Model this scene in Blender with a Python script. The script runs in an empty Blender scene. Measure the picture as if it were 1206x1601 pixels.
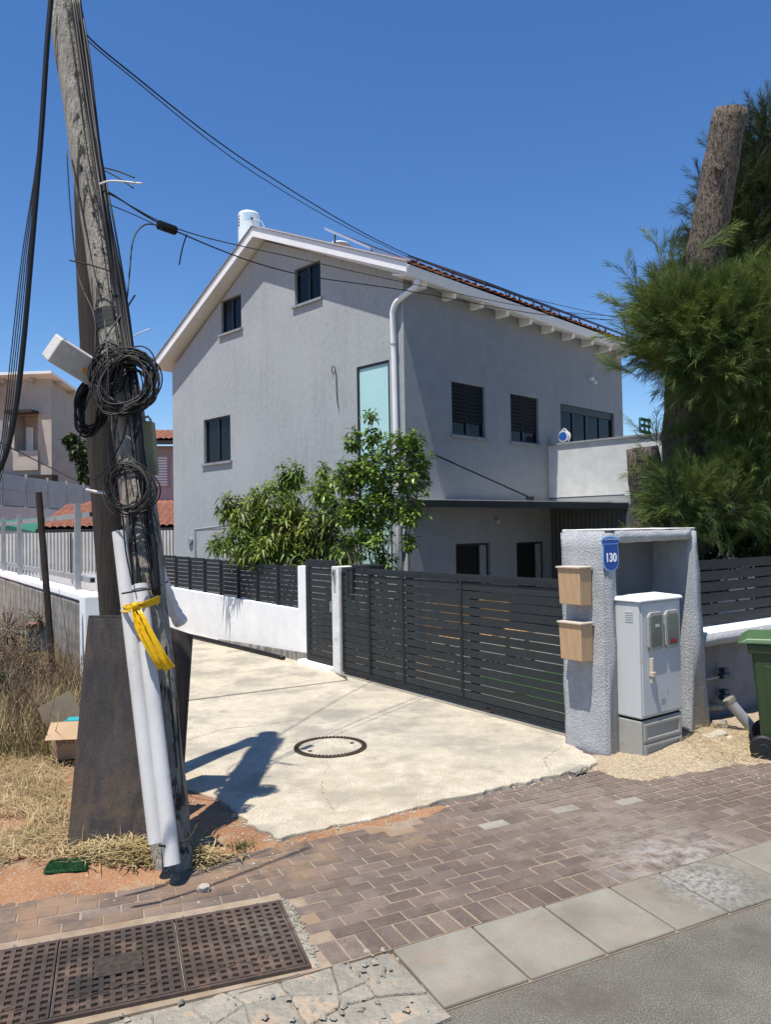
import bpy, bmesh, math, random
import numpy as np
from mathutils import Vector, Matrix
rnd = random.Random(11)
nr = np.random.default_rng(5)
S = bpy.context.scene
COL = S.collection

# ------------------------------------------------------------------ camera
W, HH, FPX = 1206., 1601., 1205.
pit, rol = .0233, -.0176
F_ = Vector((0, math.cos(pit), math.sin(pit)))
U0 = Vector((0, -math.sin(pit), math.cos(pit)))
R0 = Vector((1, 0, 0))
R_ = R0*math.cos(rol) + U0*math.sin(rol)
U_ = U0*math.cos(rol) - R0*math.sin(rol)
EYE = Vector((0, 0, 2))
cd = bpy.data.cameras.new('camera'); cam = bpy.data.objects.new('camera', cd); COL.objects.link(cam)
m3 = Matrix((R_, U_, -F_)).transposed()
cam.matrix_world = Matrix.Translation(EYE) @ m3.to_4x4()
cd.sensor_fit = 'VERTICAL'; cd.sensor_height = 36; cd.sensor_width = 36
cd.lens = 36*FPX/HH; cd.clip_end = 3000; cd.clip_start = .05
S.camera = cam

# ------------------------------------------------------------------ sky and sun
TH = .7839
uu = Vector((-math.sin(TH), math.cos(TH), 0)); vv = Vector((math.cos(TH), math.sin(TH), 0))
sd = (vv + uu*.16 - Vector((0, 0, 2.91))).normalized()      # direction the sunlight travels
wd = bpy.data.worlds.new('World'); S.world = wd; wd.use_nodes = True
nt = wd.node_tree; bg = nt.nodes['Background']
sky = nt.nodes.new('ShaderNodeTexSky'); sky.sky_type = 'NISHITA'; sky.sun_disc = False
sky.sun_elevation = math.asin(-sd.z); sky.sun_rotation = math.atan2(-sd.x, -sd.y) % (2*math.pi)
sky.air_density = 1.0; sky.dust_density = .15; sky.ozone_density = 4.0; sky.altitude = 60
hsv = nt.nodes.new('ShaderNodeHueSaturation'); hsv.inputs['Saturation'].default_value = 1.22; hsv.inputs['Hue'].default_value = .506; nt.links.new(sky.outputs[0], hsv.inputs['Color'])
nt.links.new(hsv.outputs[0], bg.inputs[0]); bg.inputs[1].default_value = .108
sl = bpy.data.lights.new('sun', 'SUN'); sl.energy = 4.7; sl.angle = math.radians(.53); sl.color = (1, .945, .855)
so = bpy.data.objects.new('sun', sl); COL.objects.link(so); so.location = (-8, -10, 30)
so.rotation_euler = sd.to_track_quat('-Z', 'Y').to_euler()
S.view_settings.view_transform = 'Standard'; S.view_settings.look = 'None'
S.view_settings.gamma = 1; S.view_settings.use_curve_mapping = False
S.view_settings.exposure = .5

# ------------------------------------------------------------------ helpers
def ray(x, y): return F_ + R_*((x-W/2)/FPX) - U_*((y-HH/2)/FPX)
def G(x, y, z=0.):
    d = ray(x, y); return EYE + d*((z-2)/d.z)
def AT(x, y, Y):
    d = ray(x, y); return EYE + d*(Y/d.y)

def srgb(r, g, b):
    f = lambda c: (c/255/12.92) if c/255 <= .04045 else ((c/255+.055)/1.055)**2.4
    return (f(r), f(g), f(b), 1)

def mat(name, c1, c2=None, scale=3., rough=.85, bump=0., bscale=40., metal=0., rand=0., spots=None, sscale=8., samt=.4,
        stretch=(1, 1, 1), det=6., spec=.4, bdist=.01, fine=None, fscale=120., fpow=.25, trans=0., contrast=(.35, .65), slo=.55, shi=.62):
    m = bpy.data.materials.new(name); m.use_nodes = True
    t = m.node_tree; N = t.nodes; L = t.links; b = N['Principled BSDF']
    b.inputs['Roughness'].default_value = rough; b.inputs['Metallic'].default_value = metal
    b.inputs['Specular IOR Level'].default_value = spec
    tc = N.new('ShaderNodeTexCoord'); mp = N.new('ShaderNodeMapping'); mp.inputs['Scale'].default_value = stretch
    L.new(tc.outputs['Object'], mp.inputs[0])
    oi = N.new('ShaderNodeObjectInfo')
    ad = N.new('ShaderNodeVectorMath'); ad.operation = 'ADD'; L.new(mp.outputs[0], ad.inputs[0])
    if rand > 0:
        mm = N.new('ShaderNodeMath'); mm.operation = 'MULTIPLY'; mm.inputs[1].default_value = 37.; L.new(oi.outputs['Random'], mm.inputs[0]); L.new(mm.outputs[0], ad.inputs[1])
    vec = ad.outputs[0]
    c4 = lambda c: tuple(c)+((1,) if len(c) == 3 else ())
    c1 = c4(c1); c2 = c4(c2) if c2 else c1
    def noise(sc, d=det, rg=.6):
        n = N.new('ShaderNodeTexNoise'); n.inputs['Scale'].default_value = sc; n.inputs['Detail'].default_value = d; n.inputs['Roughness'].default_value = rg
        L.new(vec, n.inputs['Vector']); return n
    def ramp(src, a, c, ca=(0, 0, 0, 1), cb=(1, 1, 1, 1)):
        r = N.new('ShaderNodeValToRGB'); r.color_ramp.elements[0].position = a; r.color_ramp.elements[1].position = c
        r.color_ramp.elements[0].color = ca; r.color_ramp.elements[1].color = cb; L.new(src, r.inputs[0]); return r
    def mix(fac, a, bb, mode='MIX'):
        x = N.new('ShaderNodeMix'); x.data_type = 'RGBA'; x.blend_type = mode
        if isinstance(fac, float): x.inputs[0].default_value = fac
        else: L.new(fac, x.inputs[0])
        for k, q in ((6, a), (7, bb)):
            if isinstance(q, tuple): x.inputs[k].default_value = q
            else: L.new(q, x.inputs[k])
        return x.outputs[2]
    n1 = noise(scale); col = ramp(n1.outputs[0], contrast[0], contrast[1], c1, c2).outputs[0]
    if fine:
        n2 = noise(fscale, 3.); r2 = ramp(n2.outputs[0], .5, .5+fpow); col = mix(r2.outputs[0], col, c4(fine))
    if spots:
        n3 = noise(sscale, 5., .65); r3 = ramp(n3.outputs[0], slo, shi, (0, 0, 0, 1), (samt, samt, samt, 1)); col = mix(r3.outputs[0], col, c4(spots))
    if rand > 0:
        hs = N.new('ShaderNodeHueSaturation'); L.new(col, hs.inputs['Color'])
        mr = N.new('ShaderNodeMapRange'); mr.inputs[3].default_value = 1-rand; mr.inputs[4].default_value = 1+rand
        L.new(oi.outputs['Random'], mr.inputs[0]); L.new(mr.outputs[0], hs.inputs['Value']); col = hs.outputs[0]
    L.new(col, b.inputs['Base Color'])
    if bump > 0:
        nb = noise(bscale, 4., .6); bp = N.new('ShaderNodeBump'); bp.inputs['Strength'].default_value = bump; bp.inputs['Distance'].default_value = bdist
        L.new(nb.outputs[0], bp.inputs['Height']); L.new(bp.outputs[0], b.inputs['Normal'])
    if trans > 0:
        tr = N.new('ShaderNodeBsdfTranslucent'); L.new(col, tr.inputs[0]); ms = N.new('ShaderNodeMixShader'); ms.inputs[0].default_value = trans
        L.new(b.outputs[0], ms.inputs[1]); L.new(tr.outputs[0], ms.inputs[2]); L.new(ms.outputs[0], N['Material Output'].inputs[0])
    return m

def tag(o, label=None, cat=None, group=None, kind=None):
    if label: o['label'] = label
    if cat: o['category'] = cat
    if group: o['group'] = group
    if kind: o['kind'] = kind
    return o

def thing(name, label, cat, loc=(0, 0, 0), rz=0., group=None, kind=None):
    o = bpy.data.objects.new(name, None); COL.objects.link(o); o.location = loc; o.rotation_euler = (0, 0, rz); o.empty_display_size = .1
    return tag(o, label, cat, group, kind)

def link(name, me, parent=None, loc=(0, 0, 0), rot=(0, 0, 0), scale=None):
    o = bpy.data.objects.new(name, me); COL.objects.link(o); o.location = loc; o.rotation_euler = rot
    if scale: o.scale = scale
    if parent is not None: o.parent = parent
    return o

class MB:
    def __init__(s): s.v = []; s.f = []
    def add(s, vs, fs):
        n = len(s.v); s.v += [tuple(p) for p in vs]; s.f += [tuple(i+n for i in f) for f in fs]; return s
    def box(s, x0, x1, y0, y1, z0, z1):
        return s.add([(x0, y0, z0), (x1, y0, z0), (x1, y1, z0), (x0, y1, z0), (x0, y0, z1), (x1, y0, z1), (x1, y1, z1), (x0, y1, z1)],
                     [(0, 3, 2, 1), (4, 5, 6, 7), (0, 1, 5, 4), (1, 2, 6, 5), (2, 3, 7, 6), (3, 0, 4, 7)])
    def hexa(s, b4, t4):
        return s.add(list(b4)+list(t4), [(0, 3, 2, 1), (4, 5, 6, 7), (0, 1, 5, 4), (1, 2, 6, 5), (2, 3, 7, 6), (3, 0, 4, 7)])
    def obox(s, c, ax, ay, az):
        c, ax, ay, az = map(Vector, (c, ax, ay, az))
        q = [c-ax-ay, c+ax-ay, c+ax+ay, c-ax+ay]
        return s.hexa([p-az for p in q], [p+az for p in q])
    def quad(s, *p): return s.add(p, [tuple(range(len(p)))])
    def prism(s, pts, z0, z1):
        n = len(pts); vs = [(p[0], p[1], z0) for p in pts]+[(p[0], p[1], z1) for p in pts]
        return s.add(vs, [tuple(range(n-1, -1, -1)), tuple(range(n, 2*n))]+[(i, (i+1) % n, n+(i+1) % n, n+i) for i in range(n)])
    def tube(s, pts, r, n=8, caps=True):
        pts = [Vector(p) for p in pts]; m = len(pts)
        rs = r if isinstance(r, (list, tuple)) else [r]*m
        ref = None; vs = []
        for i, p in enumerate(pts):
            d = (pts[min(i+1, m-1)]-pts[max(i-1, 0)])
            d = d.normalized() if d.length > 1e-9 else Vector((0, 0, 1))
            if ref is None: ref = d.orthogonal().normalized()
            a = (ref - d*ref.dot(d)); a = a.normalized() if a.length > 1e-6 else d.orthogonal().normalized(); ref = a; b = d.cross(a)
            for k in range(n):
                t = 2*math.pi*k/n; vs.append(p+(a*math.cos(t)+b*math.sin(t))*rs[i])
        fs = [(i*n+k, i*n+(k+1) % n, (i+1)*n+(k+1) % n, (i+1)*n+k) for i in range(m-1) for k in range(n)]
        if caps: fs += [tuple(range(n-1, -1, -1)), tuple((m-1)*n+k for k in range(n))]
        return s.add(vs, fs)
    def lathe(s, prof, c=(0, 0, 0), n=24, axis='z'):
        vs = []
        for (r, z) in prof:
            for k in range(n):
                t = 2*math.pi*k/n; a, b = r*math.cos(t), r*math.sin(t)
                p = (a, b, z) if axis == 'z' else ((z, a, b) if axis == 'x' else (a, z, b))
                vs.append((p[0]+c[0], p[1]+c[1], p[2]+c[2]))
        m = len(prof)
        fs = [(i*n+k, i*n+(k+1) % n, (i+1)*n+(k+1) % n, (i+1)*n+k) for i in range(m-1) for k in range(n)]
        fs += [tuple(range(n-1, -1, -1)), tuple((m-1)*n+k for k in range(n))]
        return s.add(vs, fs)
    def mesh(s, name, m, smooth=False):
        me = bpy.data.meshes.new(name); me.from_pydata(s.v, [], s.f)
        bm = bmesh.new(); bm.from_mesh(me); bmesh.ops.recalc_face_normals(bm, faces=bm.faces); bm.to_mesh(me); bm.free()
        if m: me.materials.append(m)
        if smooth: me.polygons.foreach_set('use_smooth', [True]*len(me.polygons))
        me.update(); return me
    def build(s, name, m, parent=None, smooth=False, bevel=0., seg=2, loc=(0, 0, 0), rot=(0, 0, 0)):
        o = link(name, s.mesh(name, m, smooth), parent, loc, rot)
        if bevel > 0:
            b = o.modifiers.new('bevel', 'BEVEL'); b.width = bevel; b.segments = seg; b.limit_method = 'ANGLE'; b.angle_limit = .6
        return o

def npmesh(name, V, Fq, m, smooth=False):
    """V (n,3) array, Fq (k,3|4) array"""
    me = bpy.data.meshes.new(name); k = Fq.shape[1]
    me.vertices.add(len(V)); me.vertices.foreach_set('co', np.asarray(V, np.float32).ravel())
    me.loops.add(Fq.size); me.loops.foreach_set('vertex_index', Fq.astype(np.int32).ravel())
    me.polygons.add(len(Fq)); me.polygons.foreach_set('loop_start', np.arange(0, Fq.size, k, dtype=np.int32))
    me.polygons.foreach_set('loop_total', np.full(len(Fq), k, np.int32))
    if smooth: me.polygons.foreach_set('use_smooth', [True]*len(Fq))
    me.materials.append(m); me.update(calc_edges=True); me.validate(); return me

def catmull(pts, n=8):
    pts = [Vector(p) for p in pts]; P = [pts[0]*2-pts[1]]+pts+[pts[-1]*2-pts[-2]]; out = []
    for i in range(1, len(P)-2):
        for k in range(n):
            t = k/n; a, b, c, d = P[i-1], P[i], P[i+1], P[i+2]
            out.append(.5*((2*b)+(c-a)*t+(2*a-5*b+4*c-d)*t*t+(3*b-3*c+d-a)*t*t*t))
    out.append(pts[-1]); return out

def wall_holes(length, top, holes, depth=.14, z0=-.05, flip=False):
    """outer skin of a wall in the local x-z plane at y=0 (outside is -y), holes (x0,x1,z0,z1) with reveals going to +y"""
    m = MB(); xs = sorted({0., length} | {h[0] for h in holes} | {h[1] for h in holes} | set(x for x, _ in top))
    def tz(x):
        for (xa, za), (xb, zb) in zip(top, top[1:]):
            if xa-1e-6 <= x <= xb+1e-6: return za+(zb-za)*(x-xa)/(xb-xa)
        return top[-1][1]
    for xa, xb in zip(xs, xs[1:]):
        hs = sorted([h for h in holes if h[0] < xb-1e-6 and h[1] > xa+1e-6], key=lambda h: h[2]); z = z0
        for h in hs:
            m.quad((xa, 0, z), (xb, 0, z), (xb, 0, h[2]), (xa, 0, h[2])); z = h[3]
        m.quad((xa, 0, z), (xb, 0, z), (xb, 0, tz(xb)), (xa, 0, tz(xa)))
    for (a, b, c, d) in holes:
        D = depth
        m.quad((a, 0, c), (a, D, c), (a, D, d), (a, 0, d)); m.quad((b, 0, c), (b, D, c), (b, D, d), (b, 0, d))
        m.quad((a, 0, d), (b, 0, d), (b, D, d), (a, D, d)); m.quad((a, 0, c), (b, 0, c), (b, D, c), (a, D, c))
        m.quad((a, D+.002, c), (b, D+.002, c), (b, D+.002, d), (a, D+.002, d))
    return m

# ------------------------------------------------------------------ materials
M = {}
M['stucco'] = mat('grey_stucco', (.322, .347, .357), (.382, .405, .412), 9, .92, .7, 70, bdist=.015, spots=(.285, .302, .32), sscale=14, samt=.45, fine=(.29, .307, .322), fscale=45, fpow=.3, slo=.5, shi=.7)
M['shadedwall'] = mat('shaded_wall_grey', (.13, .137, .155), (.17, .177, .195), 4, .9, .4, 60, bdist=.01)  # shade put into the colour: wall grey darkened for niche back and under ledge
M['awningshade'] = mat('awning_shade_grey', (.07, .075, .075), (.10, .105, .105), 3, .7)  # awning shade as a colour, for the added panel on the extension
M['palestucco'] = mat('pale_stucco', (.48, .49, .495), (.56, .57, .57), 6, .92, .5, 60, bdist=.01)
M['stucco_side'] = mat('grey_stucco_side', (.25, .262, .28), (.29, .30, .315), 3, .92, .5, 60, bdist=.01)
M['rough'] = mat('rough_cast_render', (.355, .368, .385), (.43, .44, .455), 7, .95, .9, 62, bdist=.022, spots=(.46, .47, .49), sscale=14, samt=.4)
M['rough_cap'] = mat('pale_render', (.62, .61, .59), (.74, .73, .71), 9, .9, .5, 50, bdist=.01, spots=(.4, .39, .37), sscale=12, samt=.5)
M['white'] = mat('white_paint', (.74, .74, .73), (.82, .82, .81), 4, .6, .1, 30)
M['whitewall'] = mat('white_wall', (.78, .78, .77), (.86, .86, .85), 3, .85, .35, 35, bdist=.008, spots=(.55, .54, .5), sscale=5, samt=.25, slo=.6, shi=.75)
M['fascia'] = mat('white_fascia', (.72, .73, .74), (.8, .8, .8), 2, .5, .1, 60)
M['soffit'] = mat('soffit_boards', (.6, .6, .58), (.68, .68, .66), 6, .8, .2, 20, stretch=(.3, 6, 1))
M['anth'] = mat('anthracite_metal', (.017, .021, .025), (.023, .027, .031), 4, .6, .05, 90, rand=.12, spots=(.07, .065, .06), sscale=16, samt=.35, stretch=(.6, 1, 3), spec=.25)
M['gatem'] = mat('gate_slat_metal', (.022, .027, .029), (.028, .033, .035), 4, .55, .05, 90, rand=.1, spots=(.055, .055, .053), sscale=28, samt=.4, stretch=(3, 1, .5), spec=.28, slo=.56, shi=.72)
M['frame'] = mat('window_frame', (.012, .016, .02), None, 4, .4)
M['pane'] = mat('dark_glass', (.006, .009, .012), None, 1, .12, spec=.22)
M['black'] = mat('dark_interior', (.006, .006, .006), None, 1, .9)
M['frost'] = mat('frosted_glass', (.40, .62, .62), (.44, .66, .66), 1.5, .22, spec=.6)
M['sill'] = mat('stone_sill', (.2, .21, .22), (.28, .29, .3), 9, .8)
M['shutter'] = mat('shutter_slat', (.008, .013, .018), (.011, .017, .023), 3, .7, spec=.15)
M['tile'] = mat('clay_tile', (.17, .058, .035), (.27, .11, .07), 6, .85, .3, 60, rand=.3, spots=(.16, .1, .08), sscale=10, samt=.6)
M['pv'] = mat('solar_cell', (.022, .012, .012), (.03, .018, .02), 2, .3, spec=.5)
M['pvframe'] = mat('panel_frame_dark', (.05, .035, .035), None, 2, .4)
M['alu'] = mat('aluminium', (.62, .63, .65), (.7, .7, .72), 4, .35, metal=.6)
M['conc'] = mat('driveway_concrete', (.47, .42, .325), (.60, .54, .425), 7, .95, .8, 110, bdist=.008, spots=(.27, .25, .205), sscale=1.6, samt=.7, fine=(.27, .24, .18), fscale=80, fpow=.14, slo=.5, shi=.62)
M['kerb'] = mat('kerb_concrete', (.20, .185, .148), (.27, .25, .205), 2.5, .95, .4, 120, bdist=.004, rand=.06, spots=(.27, .205, .14), sscale=4, samt=.4, fine=(.14, .13, .115), fscale=160, fpow=.3)
M['broken'] = mat('broken_concrete', (.22, .205, .17), (.32, .29, .235), 6, .95, 1., 26, bdist=.025, rand=.10, spots=(.40, .28, .18), sscale=6, samt=.55)
M['asph'] = mat('asphalt', (.115, .105, .084), (.17, .156, .128), 3, .95, 1., 120, bdist=.012, fine=(.32, .295, .245), fscale=140, fpow=.14, spots=(.10, .09, .072), sscale=1.2, samt=.5)
M['brick'] = mat('paver', (.112, .082, .066), (.16, .122, .100), 7, .92, .7, 140, bdist=.006, rand=.2, spots=(.20, .165, .138), sscale=5, samt=.55, fine=(.22, .19, .165), fscale=190, fpow=.22, spec=.25)
M['brick_pale'] = mat('paver_pale', (.22, .2, .175), (.29, .27, .235), 8, .92, .4, 120, bdist=.004, rand=.12, spots=(.2, .17, .15), sscale=8, samt=.5)
M['brick_orange'] = mat('paver_orange', (.27, .125, .08), (.31, .165, .11), 8, .92, .4, 120, bdist=.004, rand=.1)
M['sand'] = mat('joint_sand', (.235, .175, .12), (.31, .245, .175), 12, 1, .5, 150, bdist=.004, spots=(.22, .13, .075), sscale=3, samt=.6)
M['turfm'] = mat('artificial_turf', (.012, .07, .02), (.02, .10, .03), 30, .8, .5, 90)
M['lawn'] = mat('lawn', (.035, .10, .02), (.05, .13, .03), 20, .9, .5, 90)
M['iron'] = mat('rusty_cast_iron', (.055, .040, .034), (.10, .072, .057), 6, .75, .5, 60, bdist=.004, metal=.25, spots=(.20, .12, .08), sscale=5, samt=.6)
M['irond'] = mat('iron_pocket', (.022, .018, .015), (.06, .045, .034), 30, .95, .4, 60)
M['wood'] = mat('weathered_pole_wood', (.23, .21, .175), (.42, .39, .33), 6, .95, 1., 16, bdist=.03, stretch=(7, 7, .35), spots=(.035, .03, .025), sscale=3.2, samt=.95, slo=.55, shi=.60)
M['wood2'] = mat('dark_pole_wood', (.026, .022, .018), (.055, .047, .04), 6, .95, 1., 18, bdist=.012, stretch=(7, 7, .3), spots=(.03, .025, .02), sscale=6, samt=.8)
M['ply'] = mat('dark_film_plywood', (.034, .030, .030), (.062, .054, .051), 4, .55, .5, 40, stretch=(5, 5, .5), spots=(.085, .058, .038), sscale=2.0, samt=.65, fine=(.085, .076, .068), fscale=50, fpow=.4, spec=.35)
M['plyedge'] = mat('plywood_edge', (.10, .085, .07), (.15, .12, .1), 20, .9)
M['pvc'] = mat('pvc_pipe', (.46, .455, .44), (.57, .56, .54), 3, .45, .05, 50, spots=(.36, .34, .31), sscale=9, samt=.6, slo=.6, shi=.7, stretch=(1, 1, .5))
M['cable'] = mat('black_cable', (.006, .006, .007), (.011, .011, .011), 6, .5, spec=.3)
M['cable2'] = mat('faded_cable', (.022, .021, .019), (.06, .056, .05), 6, .55, spec=.3)
M['cablew'] = mat('white_cable', (.6, .6, .58), None, 6, .6)
M['yellow'] = mat('yellow_ribbon', (.72, .42, .006), (.85, .55, .01), 6, .35, .3, 18, bdist=.01, trans=.2)
M['lampbox'] = mat('grey_box_plastic', (.42, .41, .38), (.52, .5, .46), 10, .6, .1, 40, spots=(.3, .28, .25), sscale=9, samt=.5)
M['orange'] = mat('orange_label', (.7, .28, .02), None, 5, .6)
M['olive'] = mat('olive_cover', (.20, .195, .11), (.26, .25, .15), 4, .45)
M['silver'] = mat('grey_white_sleeve', (.5, .51, .53), (.68, .69, .7), 8, .45, 1., 22, bdist=.015)
M['cardb'] = mat('cardboard', (.38, .26, .155), (.44, .30, .185), 5, .9)
M['carddark'] = mat('cardboard_dark', (.2, .16, .11), (.25, .2, .14), 4, .9)  # darker cardboard tone for the back flap
M['cardd'] = mat('cardboard_print', (.04, .035, .03), None, 5, .9)
M['teal'] = mat('teal_carton', (.03, .33, .36), None, 3, .6)
M['oldconc'] = mat('weathered_concrete', (.17, .16, .14), (.36, .34, .30), 3, .95, .8, 25, bdist=.02, stretch=(2.2, 2.2, .6), spots=(.10, .09, .075), sscale=3.2, samt=.75, slo=.5, shi=.6)
M['galv'] = mat('galvanised_steel', (.27, .285, .29), (.35, .365, .37), 6, .5, metal=.3)
M['rust'] = mat('dark_rusty_steel', (.02, .015, .012), (.05, .035, .028), 12, .9)
M['corr'] = mat('white_corrugated_sheet', (.48, .48, .455), (.58, .57, .54), 2, .6, spots=(.4, .38, .34), sscale=3, samt=.3)
M['panelb'] = mat('pale_fence_panel', (.36, .42, .44), (.43, .49, .51), 1.5, .6, rand=.08)
M['paleblue'] = mat('pale_wall', (.50, .55, .56), (.6, .65, .66), 1, .8)
M['greensheet'] = mat('green_tarpaulin', (.02, .13, .085), (.03, .16, .1), 2, .7)
M['beige'] = mat('beige_render', (.36, .32, .28), (.42, .38, .335), 2, .9, .3, 40)
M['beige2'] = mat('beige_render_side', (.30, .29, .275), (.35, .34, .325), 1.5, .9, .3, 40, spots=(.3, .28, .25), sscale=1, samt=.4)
M['pink'] = mat('pink_render', (.38, .30, .295), (.42, .34, .33), 2, .9)
M['eavewood'] = mat('dark_eave_timber', (.03, .022, .02), None, 4, .8)
M['greytile'] = mat('grey_roof_tile', (.16, .17, .18), (.25, .26, .27), 8, .8)
M['bark'] = mat('casuarina_bark', (.10, .078, .06), (.25, .205, .165), 9, .95, 1., 14, bdist=.04, stretch=(5, 5, 1.6), spots=(.04, .03, .025), sscale=7, samt=.85, slo=.5, shi=.58)
M['twig'] = mat('twig', (.14, .11, .08), (.2, .17, .13), 9, .9)
M['needle'] = mat('casuarina_needles', (.042, .09, .016), (.155, .20, .038), 1.3, .7, trans=.12, contrast=(.42, .58))
M['needle2'] = mat('casuarina_needles_dark', (.018, .042, .012), (.06, .085, .022), .9, .7, trans=.1)
M['leafa'] = mat('mango_leaves', (.065, .125, .018), (.215, .265, .042), 2.4, .42, trans=.22, spots=(.2, .13, .03), sscale=1.6, samt=.55, slo=.58, shi=.66)
M['leafb'] = mat('citrus_leaves', (.07, .15, .02), (.20, .29, .04), 2.6, .36, trans=.2)
M['leafd'] = mat('dark_leaves', (.02, .045, .012), (.05, .09, .02), 2, .6, trans=.2)
M['straw'] = mat('dry_straw', (.33, .25, .115), (.50, .40, .22), 3, .9, trans=.15)
M['straw2'] = mat('dead_stems', (.11, .075, .05), (.25, .18, .11), 3, .9)
M['weed'] = mat('dull_weed', (.10, .13, .05), (.17, .19, .08), 3, .8, trans=.2)
M['cab'] = mat('cabinet_grey', (.47, .485, .48), (.53, .545, .54), 2, .55, .05, 40, spots=(.33, .33, .31), sscale=26, samt=.6, slo=.62, shi=.68, stretch=(1, 1, .4))
M['cabbase'] = mat('cabinet_base_grey', (.30, .295, .265), (.36, .355, .32), 3, .7, .1, 40, spots=(.28, .27, .24), sscale=16, samt=.6)
M['mailwood'] = mat('light_oak_laminate', (.44, .28, .155), (.52, .345, .20), 4, .5, .1, 40, stretch=(12, 12, 1.2), spec=.4)
M['mailtop'] = mat('mailbox_lid', (.50, .43, .34), (.56, .49, .4), 6, .6)
M['blue'] = mat('sign_blue', (.012, .06, .27), None, 3, .3)
M['signw'] = mat('sign_white', (.75, .77, .8), None, 3, .4)
M['signlb'] = mat('sign_light_blue', (.25, .45, .68), None, 3, .4)
M['bin'] = mat('bin_green', (.028, .052, .018), (.036, .064, .022), 3, .42, .03, 80, spec=.5)
M['binlid'] = mat('bin_lid_green', (.06, .12, .05), (.07, .135, .058), 3, .45)
M['rubber'] = mat('black_rubber', (.012, .012, .013), None, 5, .6)
M['stone'] = mat('rubble_stone', (.33, .30, .24), (.48, .445, .38), 8, .95, .8, 30, rand=.15)
M['valve'] = mat('blue_valve', (.015, .04, .07), None, 5, .5)
M['timber'] = mat('bench_timber', (.38, .22, .09), (.46, .29, .13), 5, .6)
M['tank'] = mat('white_enamel_tank', (.72, .78, .82), None, 2, .35)
M['tankblue'] = mat('tank_blue_print', (.25, .52, .66), (.6, .74, .8), 5, .4)
M['navy'] = mat('tank_navy_print', (.02, .03, .12), None, 2, .4)
M['red'] = mat('red_print', (.25, .03, .035), None, 2, .4)
M['reel'] = mat('reel_white', (.65, .66, .68), None, 2, .4)
M['reelblue'] = mat('reel_blue', (.02, .1, .4), None, 2, .4)
M['petal'] = mat('sleeve_grey', (.4, .4, .4), None, 2, .5)
M['dirtsoil'] = None

def world_stain(m, items, base_scale=1.1, dark=(.07, .055, .05, 1), damt=.5):
    t = m.node_tree; N = t.nodes; L = t.links; b = N['Principled BSDF']; src = b.inputs['Base Color'].links[0].from_socket
    ge = N.new('ShaderNodeNewGeometry'); n = N.new('ShaderNodeTexNoise'); n.inputs['Scale'].default_value = base_scale; n.inputs['Detail'].default_value = 5; L.new(ge.outputs['Position'], n.inputs['Vector'])
    r = N.new('ShaderNodeValToRGB'); r.color_ramp.elements[0].position = .45; r.color_ramp.elements[1].position = .7; r.color_ramp.elements[1].color = (damt, damt, damt, 1); L.new(n.outputs[0], r.inputs[0])
    x = N.new('ShaderNodeMix'); x.data_type = 'RGBA'; L.new(r.outputs[0], x.inputs[0]); L.new(src, x.inputs[6]); x.inputs[7].default_value = dark; src = x.outputs[2]
    for (cx, cy, rad, colr, amt, sc) in items:
        d = N.new('ShaderNodeVectorMath'); d.operation = 'DISTANCE'; L.new(ge.outputs['Position'], d.inputs[0]); d.inputs[1].default_value = (cx, cy, 0)
        mr = N.new('ShaderNodeMapRange'); mr.inputs[1].default_value = rad; mr.inputs[2].default_value = rad*.25; L.new(d.outputs['Value'], mr.inputs[0])
        n2 = N.new('ShaderNodeTexNoise'); n2.inputs['Scale'].default_value = sc; n2.inputs['Detail'].default_value = 7; n2.inputs['Roughness'].default_value = .7; L.new(ge.outputs['Position'], n2.inputs['Vector'])
        r2 = N.new('ShaderNodeValToRGB'); r2.color_ramp.elements[0].position = .42; r2.color_ramp.elements[1].position = .58; L.new(n2.outputs[0], r2.inputs[0])
        mu = N.new('ShaderNodeMath'); mu.operation = 'MULTIPLY'; L.new(mr.outputs[0], mu.inputs[0]); L.new(r2.outputs[0], mu.inputs[1]); m2 = N.new('ShaderNodeMath'); m2.operation = 'MULTIPLY'; m2.inputs[1].default_value = amt; L.new(mu.outputs[0], m2.inputs[0])
        x = N.new('ShaderNodeMix'); x.data_type = 'RGBA'; L.new(m2.outputs[0], x.inputs[0]); L.new(src, x.inputs[6]); x.inputs[7].default_value = (*colr, 1); src = x.outputs[2]
    L.new(src, b.inputs['Base Color'])
qa, qb, qc, qd = G(1080, 1345), G(960, 1270), G(400, 1330), G(650, 1300)
world_stain(M['brick'], [(qa.x, qa.y, .7, (.34, .325, .30), .8, 9), (qb.x, qb.y, .9, (.26, .225, .19), .5, 4), (qc.x, qc.y, .7, (.30, .19, .11), .85, 3), (-2.2, 4.2, 1.3, (.28, .18, .11), .75, 3), (qd.x, qd.y, .5, (.25, .17, .11), .6, 5)], 1.3, (.085, .062, .054, 1), .5)
qe = G(1110, 1375)
world_stain(M['kerb'], [(qe.x, qe.y, .42, (.06, .06, .062), .85, 26), (qe.x-.05, qe.y, .3, (.36, .35, .33), .6, 34)], 2.5, (.12, .105, .08, 1), .5)
qf = G(900, 1540); world_stain(M['asph'], [(qf.x, qf.y, .5, (.10, .085, .065), .7, 3)], 2., (.10, .088, .07, 1), .6)
world_stain(M['conc'], [(-.4, 8.2, 1.5, (.25, .235, .2), .6, 2.2), (.7, 7.2, 1.0, (.27, .25, .21), .5, 3), (-1.9, 5.8, 1.1, (.45, .28, .16), .6, 3), (0., 5.8, 1.6, (.36, .30, .2), .5, 5), (-2.5, 11., 2.5, (.30, .275, .225), .5, 1.6)], .8, (.30, .27, .21, 1), .5)
world_stain(M['iron'], [(-1.3, 3.6, .6, (.022, .02, .019), .8, 5), (-.6, 3.95, .35, (.2, .18, .15), .4, 12)], 3., (.12, .08, .055, 1), .5)
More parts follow.
